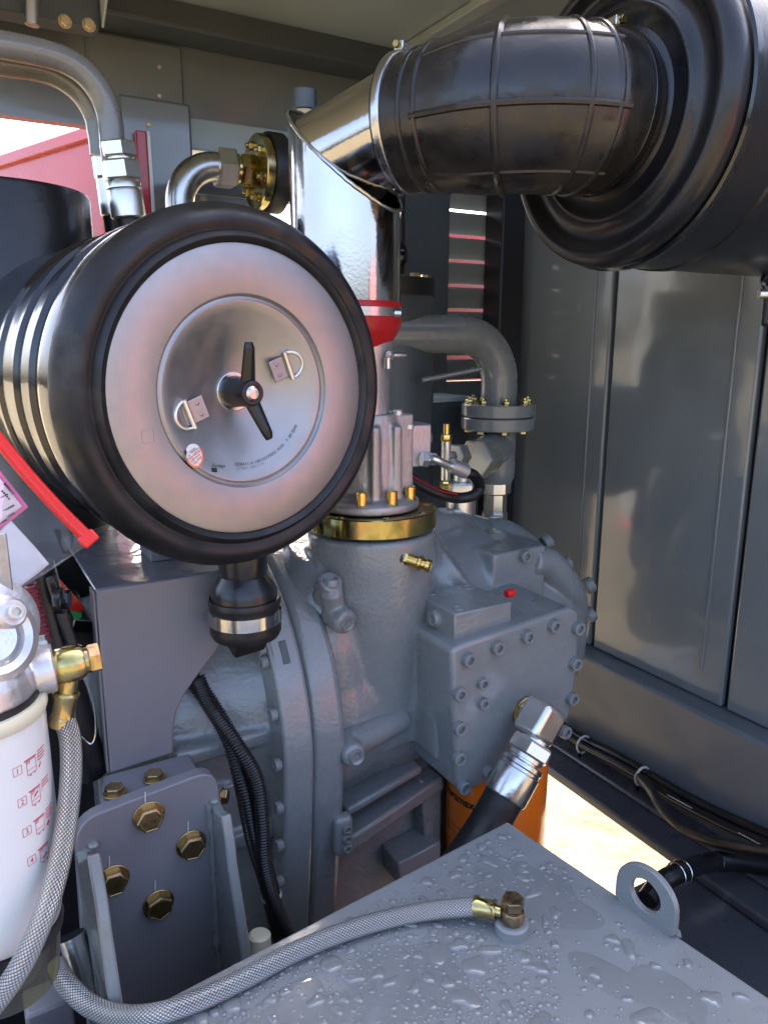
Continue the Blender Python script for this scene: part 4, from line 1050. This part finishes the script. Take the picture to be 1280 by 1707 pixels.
part('shaft', MB().tube([at(118, 1560, y=.83), at(150, 1660, y=.80)], .016, 20), 'steel', tp_)
# ================================================================ clear zip bag with papers
tz = thing('zip_bag', at(70, 900, d=.66), 'clear plastic zip bag of papers with a red zip', 'bag')
def sheet(name, quad, m, d_list, nx=14, ny=14, wav=.0015, parent=tz, thick=.0004, lift=0.0):
    P4 = [at(u, v, d=d_ - lift) for (u, v), d_ in zip(quad, d_list)]
    nrm = (P4[1] - P4[0]).cross(P4[3] - P4[0]).normalized()
    if nrm.dot(CAM - P4[0]) < 0: nrm = -nrm
    ph = random.uniform(0, 6)
    vs, fs = [], []
    for j in range(ny + 1):
        for i in range(nx + 1):
            s_, t_ = i / nx, j / ny
            p = P4[0] * (1 - s_) * (1 - t_) + P4[1] * s_ * (1 - t_) + P4[2] * s_ * t_ + P4[3] * (1 - s_) * t_
            vs.append(p + nrm * (wav * (math.sin(s_ * 5 + t_ * 3 + ph) + .6 * math.sin(s_ * 11 - t_ * 7 + ph))))
    for j in range(ny):
        for i in range(nx): fs.append((j * (nx + 1) + i, j * (nx + 1) + i + 1, (j + 1) * (nx + 1) + i + 1, (j + 1) * (nx + 1) + i))
    o = part(name, MB().add(vs, fs), m, parent, ang=80)
    if thick:
        so_ = o.modifiers.new('thickness', 'SOLIDIFY'); so_.thickness = thick
    return o
sheet('film', ((-60, 665), (150, 905), (72, 958), (-70, 1040)), 'film', (.68, .68, .665, .665), 20, 20, .003, thick=.0003)
zp = [at(-40, 690, d=.676), at(0, 735, d=.675), at(50, 795, d=.674), at(100, 850, d=.674), at(148, 898, d=.675)]
mb = MB(); zs = resample(smooth_path(zp, 6), 60)
part('zip', MB().tube(zs, .0062, 8), 'red_plastic', tz, .001)
part('zip_rail', MB().tube([p + (CAM - p).normalized() * .0055 + V((-.001, 0, -.001)) for p in zs], .0017, 6), 'red_plastic', tz)
part('zip_teeth', (lambda m_: [m_.obox(zs[i] + (CAM - zs[i]).normalized() * .0056, (zs[i + 1] - zs[i]), CAM - zs[i], (zs[i + 1] - zs[i]).cross(CAM - zs[i]), .0006, .0008, .0042) for i in range(4, 59)] and m_)(MB()), 'red_plastic', tz)
part('zip_stop', MB().obox(zs[-1], zs[-1] - zs[-4], CAM - zs[-1], (zs[-1] - zs[-4]).cross(CAM - zs[-1]), .006, .0065, .008), 'red_plastic', tz, .002)
sheet('white_sheet', ((-60, 940), (20, 868), (83, 940), (10, 998)), 'paper_white', (.668, .672, .672, .668), wav=.0008, lift=-.004)
sheet('pink_card', ((-60, 770), (0, 783), (48, 845), (-20, 900)), 'card_pink', (.672, .676, .676, .672), wav=.0005, lift=-.001)
sheet('card_label', ((-60, 780), (-2, 793), (38, 844), (-22, 890)), 'paper_pink', (.6715, .6755, .6755, .6715), wav=.0005, lift=.0005)
for u, v, ln in ((8, 806, 16), (4, 818, 12), (-2, 832, 14), (6, 852, 18), (12, 862, 12), (2, 872, 10)):
    mb = MB(); k = 0
    while k < ln:            # illegible printed characters on the card
        mb.tube([at(u + k, v + k * (1.15 if v < 830 else -.55), d=.6735), at(u + k + 1.6, v + (k + 1.6) * (1.15 if v < 830 else -.55), d=.6735)], .0009, 5); k += 2.7
    part('card_print', mb, 'ink_black', tz)
part('seam_edge', MB().tube([at(150, 905, d=.679), at(72, 958, d=.664), at(-70, 1040, d=.664)], .0009, 6), 'film', tz)
# ================================================================ hydraulic tubes up at the back
tt1 = thing('hydraulic_tube', at(200, 340, y=1.34), 'nearer of two bent steel tubes, with hex union and black hose', 'tube')
T1 = [at(u, v, y=1.34) for u, v in ((-60, 62), (0, 74), (60, 86), (105, 99), (142, 122), (170, 158), (184, 200), (189, 255), (192, 270))]
part('tube', MB().tube(smooth_path(T1, 8), .0195, 24), 'grey_paint', tt1)
a, b = at(197, 250, y=1.335), at(205, 300, y=1.335); dd = (b - a).normalized()
part('union_nut', MB().hexa(a - dd * .012, dd, .0285, .024).hexa(a + dd * .016, dd, .031, .03).cap(a + dd * .01, dd, .022, .008), 'nickel', tt1, ang=25)
part('ferrule', MB().lathe(a + dd * .046, dd, [(0, 0), (.024, 0), (.027, .004), (.0275, .012), (.026, .014), (.0275, .017), (.0275, .055), (.025, .058), (0, .058)], 32), 'nickel', tt1)
part('hose', MB().tube([a + dd * .1, a + dd * .3], .021, 20), 'rubber', tt1)
tt2 = thing('hydraulic_tube', at(180, 340, y=1.40), 'farther of two bent steel tubes, lower and half hidden by the nearer', 'tube')
T2 = [at(u, v, y=1.40) for u, v in ((-60, 92), (0, 105), (60, 114), (100, 128), (135, 154), (158, 190), (166, 225), (170, 260))]
part('tube', MB().tube(smooth_path(T2, 8), .0185, 24), 'grey_paint', tt2)
a, b = at(176, 255, y=1.41), at(182, 300, y=1.41); dd = (b - a).normalized()
part('union_nut', MB().hexa(a, dd, .024, .04).hexa(a - dd * .03, dd, .021, .025), 'nickel', tt2, ang=25)
part('ferrule', MB().cap(a + dd * .04, dd, .021, .06), 'nickel', tt2)
part('hose', MB().tube([a + dd * .1, a + dd * .3], .018, 20), 'rubber', tt2)
# ceiling box
tcx = thing('ceiling_bracket', at(120, 40, y=1.5), 'grey steel bracket with copper coloured bolts under the roof', 'bracket')
k0 = at(163, 58, y=1.50)
part('channel', MB().box((-.6, 1.47, k0.z), (k0.x, 1.52, ZR - .001)), 'grey_dark', tcx, .003)
part('end_plate', MB().prism([V((k0.x, 1.46, k0.z - .002)), V((k0.x, 1.28, ZR - .002)), V((k0.x, 1.46, ZR - .002))], (.004, 0, 0)), 'roof_paint', tcx, .001)
for u, v in ((109, 36), (149, 42)): inst('hex_bolt', HEXB, tcx, at(u, v, y=1.469), -Y, .0095)
part('drop_rod', MB().tube([at(54, -10, y=1.44), at(54, 42, y=1.44)], .011, 12), 'tube_steel', tcx)
# black muffler drum
tmf = thing('drum', at(0, 420, d=1.15), 'plain black upright drum behind the front air cleaner', 'drum')
dc = at(-5, 400, d=1.2)
ztop = at(0, 292, d=1.06).z
part('drum_shell', MB().lathe((dc.x, dc.y, 0), Z, [(0, .95), (.14, .95), (.146, .96), (.146, ztop - .006), (.143, ztop), (.12, ztop + .001), (0, ztop + .001)], 72), 'black_paint', tmf)
# ================================================================ gold flange and elbow tube
tgf = thing('flange_elbow', at(430, 290, y=1.42), 'bent steel elbow with hex nut on a gold bolted flange', 'pipe fitting')
gc = at(440, 288, y=1.44)
part('flange', MB().lathe(gc, -X, [(0, 0), (.066, 0), (.067, .002), (.067, .016), (.065, .018), (0, .018)], 48), 'zinc_gold', tgf)
part('backing_plate', MB().lathe(gc, X, [(0, .0005), (.07, .0005), (.072, .004), (.072, .03), (0, .03)], 48), 'black_satin', tgf)
for a in range(0, 360, 60):
    p = gc + V((-.018, .047 * math.cos(math.radians(a + 20)), .047 * math.sin(math.radians(a + 20))))
    inst('stud', STUD, tgf, p, -X, .0085, a)
part('hub', MB().hexa(gc - X * .018, -X, .03, .03).cap(gc - X * .05, -X, .027, .014), 'zinc_gold', tgf)
part('union_nut', MB().hexa(gc - X * .058, -X, .0365, .036), 'nickel', tgf, ang=25)
e1 = gc - X * .094
part('elbow_tube', MB().tube([gc - X * .08, e1] + arc(e1 - Z * .07, Z, -X, .07, 0, math.pi / 2, 14) + [e1 + V((-.07, 0, -.13))], .026, 28), 'tube_steel', tgf)
# ================================================================ separator vessel behind the valve
tsv = thing('separator_vessel', (.76, 1.46, .9), 'dark grey upright vessel with bolted lid behind the red boot', 'vessel')
sv = at(640, 600, y=1.46)
zl_ = at(690, 492, y=1.38).z
xr_ = at(712, 600, y=1.46).x; rs = xr_ - sv.x - .004
part('vessel', MB().lathe((sv.x, 1.46, 0), Z, [(0, .6), (rs, .6), (rs, zl_ - .03), (rs * .97, zl_), (0, zl_)], 64), 'grey_dark', tsv)
part('lid', MB().lathe((sv.x, 1.46, 0), Z, [(0, zl_), (rs * 1.0, zl_), (rs * 1.0, zl_ + .035), (0, zl_ + .035)], 64), 'black_satin', tsv)
for a in (-40, -75, -110, 0):
    p = V((sv.x + rs * .82 * math.cos(math.radians(a)), 1.46 + rs * .82 * math.sin(math.radians(a)), zl_ + .035)); inst('hex_bolt', HEXB, tsv, p, Z, .011, a)
vx = at(664, 425, y=1.42)
part('vent_pipe', MB().tube([vx - Z * .04, vx + Z * .12, vx + V((-.02, .02, .3))], .014, 16), 'black_satin', tsv)
part('relief_valve', MB().sphere(at(664, 425, y=1.40), .021, 18, 1.2), 'black_gloss', tsv)
# ================================================================ grey discharge pipe with bolted flange pair
tdp = thing('discharge_pipe', at(828, 800, y=1.36), 'bent grey discharge pipe with a bolted flange pair by the wall', 'pipe')
dp = at(830, 690, y=1.36); 
zf0, zf1 = at(830, 714, y=1.36).z, at(830, 672, y=1.36).z
ro = .041
cen = [V((dp.x, dp.y, zf1 - .005)), V((dp.x, dp.y, at(830, 640, y=1.36).z))]
cz = cen[-1].z; rb = at(790, 580, y=1.36).z - cz + .03
cen += arc((dp.x - rb, dp.y, cz), X, Z, rb, 0, math.pi / 2, 16)[1:]
cen += [V((dp.x - rb - .18, dp.y + .03, cz + rb))]
part('bend', MB().tube(cen, ro, 36), 'grey_paint', tdp, ang=60)
hm = (zf0 + zf1) / 2
for nm, a, b in (('flange', hm + .0015, zf1), ('flange', zf0, hm - .0015)):
    part(nm, MB().lathe((dp.x, dp.y, 0), Z, [(.03, a), (.083, a), (.0845, a + .002), (.0845, b - .002), (.083, b), (.03, b)], 56, True), 'grey_paint', tdp)
part('gasket', MB().lathe((dp.x, dp.y, 0), Z, [(.03, hm - .003), (.081, hm - .003), (.081, hm + .003), (.03, hm + .003)], 40, True), 'black_satin', tdp)
for a in range(-160, 200, 45):
    p = V((dp.x + .067 * math.cos(math.radians(a)), dp.y + .067 * math.sin(math.radians(a)), 0))
    inst('stud', STUD, tdp, p + Z * zf1, Z, .0098, a); inst('hex_bolt', HEXB, tdp, p + Z * zf0, -Z, .0098, a, m='zinc_gold')
zv = at(830, 795, y=1.36).z
part('valve_body', MB().lathe((dp.x, dp.y, 0), Z, [(0, zv - .012), (.036, zv - .012), (.041, zv), (.043, zv + .02), (.043, zf0 + .004), (0, zf0 + .004)], 40), 'grey_paint', tdp)
part('side_port', MB().tube([V((dp.x, dp.y, at(800, 755, y=1.3).z)), at(795, 762, y=1.28)], [.044, .034], 28), 'grey_paint', tdp)
part('stay_rod', MB().tube([at(702, 634, y=1.32), at(800, 615, y=1.32)], .0062, 12), 'steel', tdp)
f5 = at(826, 812, y=1.36)
part('lower_union', MB().lathe(V((dp.x, dp.y, 0)), Z, [(0, zv - .12), (.03, zv - .12), (.03, zv - .085), (.027, zv - .08), (.027, zv - .04), (.036, zv - .035), (.036, zv - .012), (0, zv - .012)], 8), 'nickel', tdp, ang=25)
part('lower_tube', MB().cap(V((dp.x, dp.y, zv - .3)), Z, .03, .19), 'nickel', tdp)
# wide hex fittings in front of the pipe
tfx = thing('hex_fittings', at(770, 790, y=1.2), 'cluster of bright hex fittings and a brass needle valve by the discharge pipe', 'fitting')
h0 = at(800, 765, y=1.25)
part('big_nut', MB().hexa(h0, (-1, -.5, .1), .043, .03).cap(h0, (1, .5, -.1), .032, .05), 'nickel', tfx, ang=25)
part('small_nut', MB().hexa(at(770, 760, y=1.2), (-1, -.3, .1), .026, .03), 'nickel', tfx, ang=25)
h1_ = at(768, 812, y=1.18)
part('tee_body', MB().hexa(h1_ - Z * .018, Z, .037, .03).cap(h1_ - Z * .02, Z, .032, .006).cap(h1_ + Z * .012, Z, .016, .02), 'nickel', tfx, ang=25)
part('stub_tube', MB().cap(h1_ - Z * .10, Z, .03, .08), 'nickel', tfx)
nv = at(743, 770, y=1.15)
part('needle_valve', MB().cap(nv - Z * .035, Z, .009, .075).hexa(nv + Z * .01, X, .01, .02), 'nickel', tfx)
part('brass_top', MB().hexa(nv + Z * .04, Z, .0105, .012).cap(nv + Z * .052, Z, .006, .02), 'brass', tfx)
part('brass_tail', MB().hexa(nv - Z * .05, Z, .010, .014).cap(nv - Z * .062, Z, .006, .014), 'brass', tfx)
# pale solenoid block and black loop hose
tsb = thing('solenoid_block', at(698, 740, y=1.1), 'pale grey solenoid block with a looping black hose', 'solenoid')
s0 = at(684, 708, y=1.1); s1 = at(716, 776, y=1.1)
part('block', MB().box((s0.x - .012, 1.095, s1.z), (s1.x, 1.15, s0.z)), 'aluminium_smooth', tsb, .003)
part('coil_cap', MB().sphere(V((s1.x, 1.12, (s0.z + s1.z) / 2 + .01)), .016, 16), 'aluminium_smooth', tsb)
g0 = at(712, 765, y=1.085)
part('hose_union', MB().hexa(g0 - V((.012, 0, 0)), (1, -.2, -.1), .0135, .012).hexa(g0 + V((.004, 0, 0)), (1, -.2, -.1), .012, .012), 'nickel', tsb, ang=25)
part('nipple', MB().tube(smooth_path([g0, at(726, 766, y=1.07), at(745, 775, y=1.07), at(757, 777, y=1.07)], 6), .0072, 14), 'nickel', tsb)
part('ferrule', MB().tube([at(752, 776, y=1.07), at(776, 786, y=1.07)], .0135, 18), 'aluminium_smooth', tsb)
part('hose', MB().tube(smooth_path([at(776, 787, y=1.07), at(790, 793, y=1.07), at(799, 810, y=1.08), at(790, 825, y=1.08), at(765, 830, y=1.09), at(735, 824, y=1.09), at(700, 808, y=1.10), at(676, 790, y=1.11), at(650, 780, y=1.12)], 8), .0102, 18), 'rubber', tsb)
part('red_lead', MB().tube(smooth_path([at(762, 824, y=1.075), at(735, 818, y=1.075), at(705, 804, y=1.085), at(683, 790, y=1.095)], 6), .0014, 6), 'red_rubber', tsb)
tjb = thing('junction_box', at(745, 720, y=1.5), 'grey box with a pale lid behind the needle valve', 'box')
j0 = at(716, 672, y=1.48); j1 = at(790, 860, y=1.48)
part('box_body', MB().box((j0.x, 1.48, j1.z), (j1.x - .02, 1.6, j0.z)), 'grey_dark', tjb, .004)
part('box_lid', MB().box((j0.x - .003, 1.475, j0.z + .0005), (j1.x - .018, 1.62, j0.z + .012)), 'roof_paint', tjb, .002)
# ================================================================ cables along the rail, conduit, latch
def cable(name, pts, r, m, label, cat='cable'):
    P_ = smooth_path(pts, 8); t_ = thing(name, P_[len(P_) // 2], label, cat)
    part('sheath', MB().tube(P_, r, 16), m, t_); return t_
zc1 = .505
ca_ = cable('cable', [at(u, v, x=1.272) for u, v in ((930, 1205), (970, 1232), (1030, 1262), (1090, 1298), (1150, 1333), (1215, 1365), (1300, 1402))], .0125, 'plastic_black', 'upper black cable clipped along the sill')
cb_ = cable('cable', [at(u, v, x=1.245) for u, v in ((930, 1214), (970, 1243), (1030, 1274), (1080, 1304), (1115, 1328), (1160, 1352), (1215, 1380), (1300, 1415))], .0085, 'plastic_black', 'middle black cable printed in white along the sill')
for u, v in ((1112, 1325), (1230, 1388)):
    p0, p1 = at(u, v, x=1.236), at(u + 40, v + 22, x=1.236)
    mb = MB(); k = 0.0
    while k < 1:
        q = random.uniform(.015, .05)
        mb.tube([p0.lerp(p1, k), p0.lerp(p1, min(1, k + q))], .0011, 5); k += q + random.uniform(.02, .05)
    part('cable_print', mb, 'white_tie', cb_)
cable('cable', [at(1066, 1296, x=1.23), at(1085, 1318, x=1.2), at(1105, 1350, x=1.175), at(1135, 1378, x=1.165), at(1180, 1400, x=1.16), at(1230, 1412, x=1.16), at(1300, 1424, x=1.15)], .0105, 'rubber', 'black cable sagging below the other two')
for u, v in ((972, 1243), (1070, 1296)):
    tc_ = thing('cable_tie', at(u, v, x=1.26), 'white cable tie nearer the port block' if u < 1000 else 'white cable tie where the lower cable drops away', 'cable tie')
    c_ = at(u, v - 2, x=1.258); dr = (at(u + 40, v + 22, x=1.258) - c_).normalized()
    part('strap', MB().torus(c_, dr, .0215, .0028, 24, 8), 'white_tie', tc_)
    part('tail', MB().obox(c_ + V((-.012, 0, -.022)), dr, Y, Z, .002, .003, .009), 'white_tie', tc_)
P_ = resample(smooth_path([at(1078, 1500, z=.55), at(1100, 1472, z=.56), at(1130, 1455, z=.565), at(1165, 1441, z=.55), at(1215, 1436, z=.53), at(1300, 1446, z=.50)], 10), 260)
tco = thing('conduit_bundle', P_[100], 'corrugated black conduit passing behind the lifting lug', 'conduit')
part('conduit', MB().tube(P_, [.0185 * (1 if i % 2 else .9) if i > 150 else .0175 for i in range(260)], 16), 'plastic_black', tco, ang=80)
for i in (60, 72): part('wire_clip', MB().torus(P_[i], P_[i + 1] - P_[i], .0195, .0017, 24, 6), 'steel', tco)
tl_ = thing('hanging_latch', at(1272, 490, d=1.2), 'black latch with bright pin on the wall edge', 'latch')
lq = at(1276, 490, d=1.2)
part('strap', MB().obox(lq + V((.012, 0, 0)), _R, _F, Z, .009, .006, .05), 'black_satin', tl_, .004)
part('pin', MB().tube([lq - _R * .012, lq + _R * .02], .008, 14), 'nickel', tl_)
part('hook', MB().torus(lq + Z * .02 + _R * .006, _F, .013, .0045, 24, 8), 'black_gloss', tl_)
bq = at(1280, 1385, x=1.29)
# ================================================================ dark engine parts in the gap at the left
te_ = thing('engine', (-.25, 1.3, .6), 'black engine block in the gap behind the sheet bracket', 'engine')
part('block', MB().box((-.7, 1.06, .40), (.15, 1.5, 1.10)), 'black_satin', te_, .01)
part('rail', MB().tube([at(60, 940, y=.99), at(152, 1290, y=.99)], .022, 12), 'black_paint', te_)
part('side_bar', MB().prism([at(76, 965, y=.96), at(92, 958, y=.96), at(138, 1090, y=.96), at(118, 1100, y=.96)], (0, .02, 0)), 'black_paint', te_, .003)
part('bolt', MB().hexa(at(100, 1000, y=.95), (.9, -.4, 0), .012, .012).cap(at(94, 1002, y=.95), (.9, -.4, 0), .016, .01), 'black_gloss', te_, ang=25)
sp = []
s0_, s1_ = at(52, 975, y=.9), at(76, 1065, y=.9)
ax_ = (s1_ - s0_).normalized(); fa_, fb_, _ = frame(ax_)
for k in range(220): sp.append(s0_.lerp(s1_, k / 219) + (fa_ * math.cos(k * .85) + fb_ * math.sin(k * .85)) * .0062)
part('coiled_lead', MB().tube(sp, .0016, 6), 'coil_red', te_)
q0, q1 = at(122, 1043, y=1.0), at(165, 1046, y=1.0)
pc = resample([q0, q1], 40)
part('corrugated_lead', MB().tube(pc, [.0088 if i % 2 else .0072 for i in range(40)], 12), 'plastic_black', te_, ang=80)
part('thin_wire', MB().tube(smooth_path([at(140, 1130, y=.95), at(156, 1170, y=.95), at(160, 1220, y=.95), at(152, 1240, y=.95), at(136, 1228, y=.95)], 8), .0013, 6), 'steel', te_)
tpn = thing('colour_plate', at(125, 1000, y=1.04), 'small red and green painted plate in the engine gap', 'plate')
part('red_field', MB().prism([at(u, v, y=1.04) for u, v in ((96, 968), (100, 966), (140, 1010), (136, 1022), (120, 1018), (92, 985))], (0, .006, 0)), 'red_plastic', tpn)
part('green_field', MB().prism([at(u, v, y=1.038) for u, v in ((118, 1018), (137, 1022), (136, 1030), (126, 1036))], (0, .006, 0)), 'green_paint', tpn)
# cream stub standing in for the bright ground glimpsed below the looms
tcl = thing('ground_patch', at(430, 1560, y=.80), 'cream stand-in for bright ground at the foot of the wiring looms', 'plug')
part('patch_body', MB().cap(at(432, 1585, y=.80), (.1, .1, 1), .015, .025, .2), 'cream_paint', tcl)
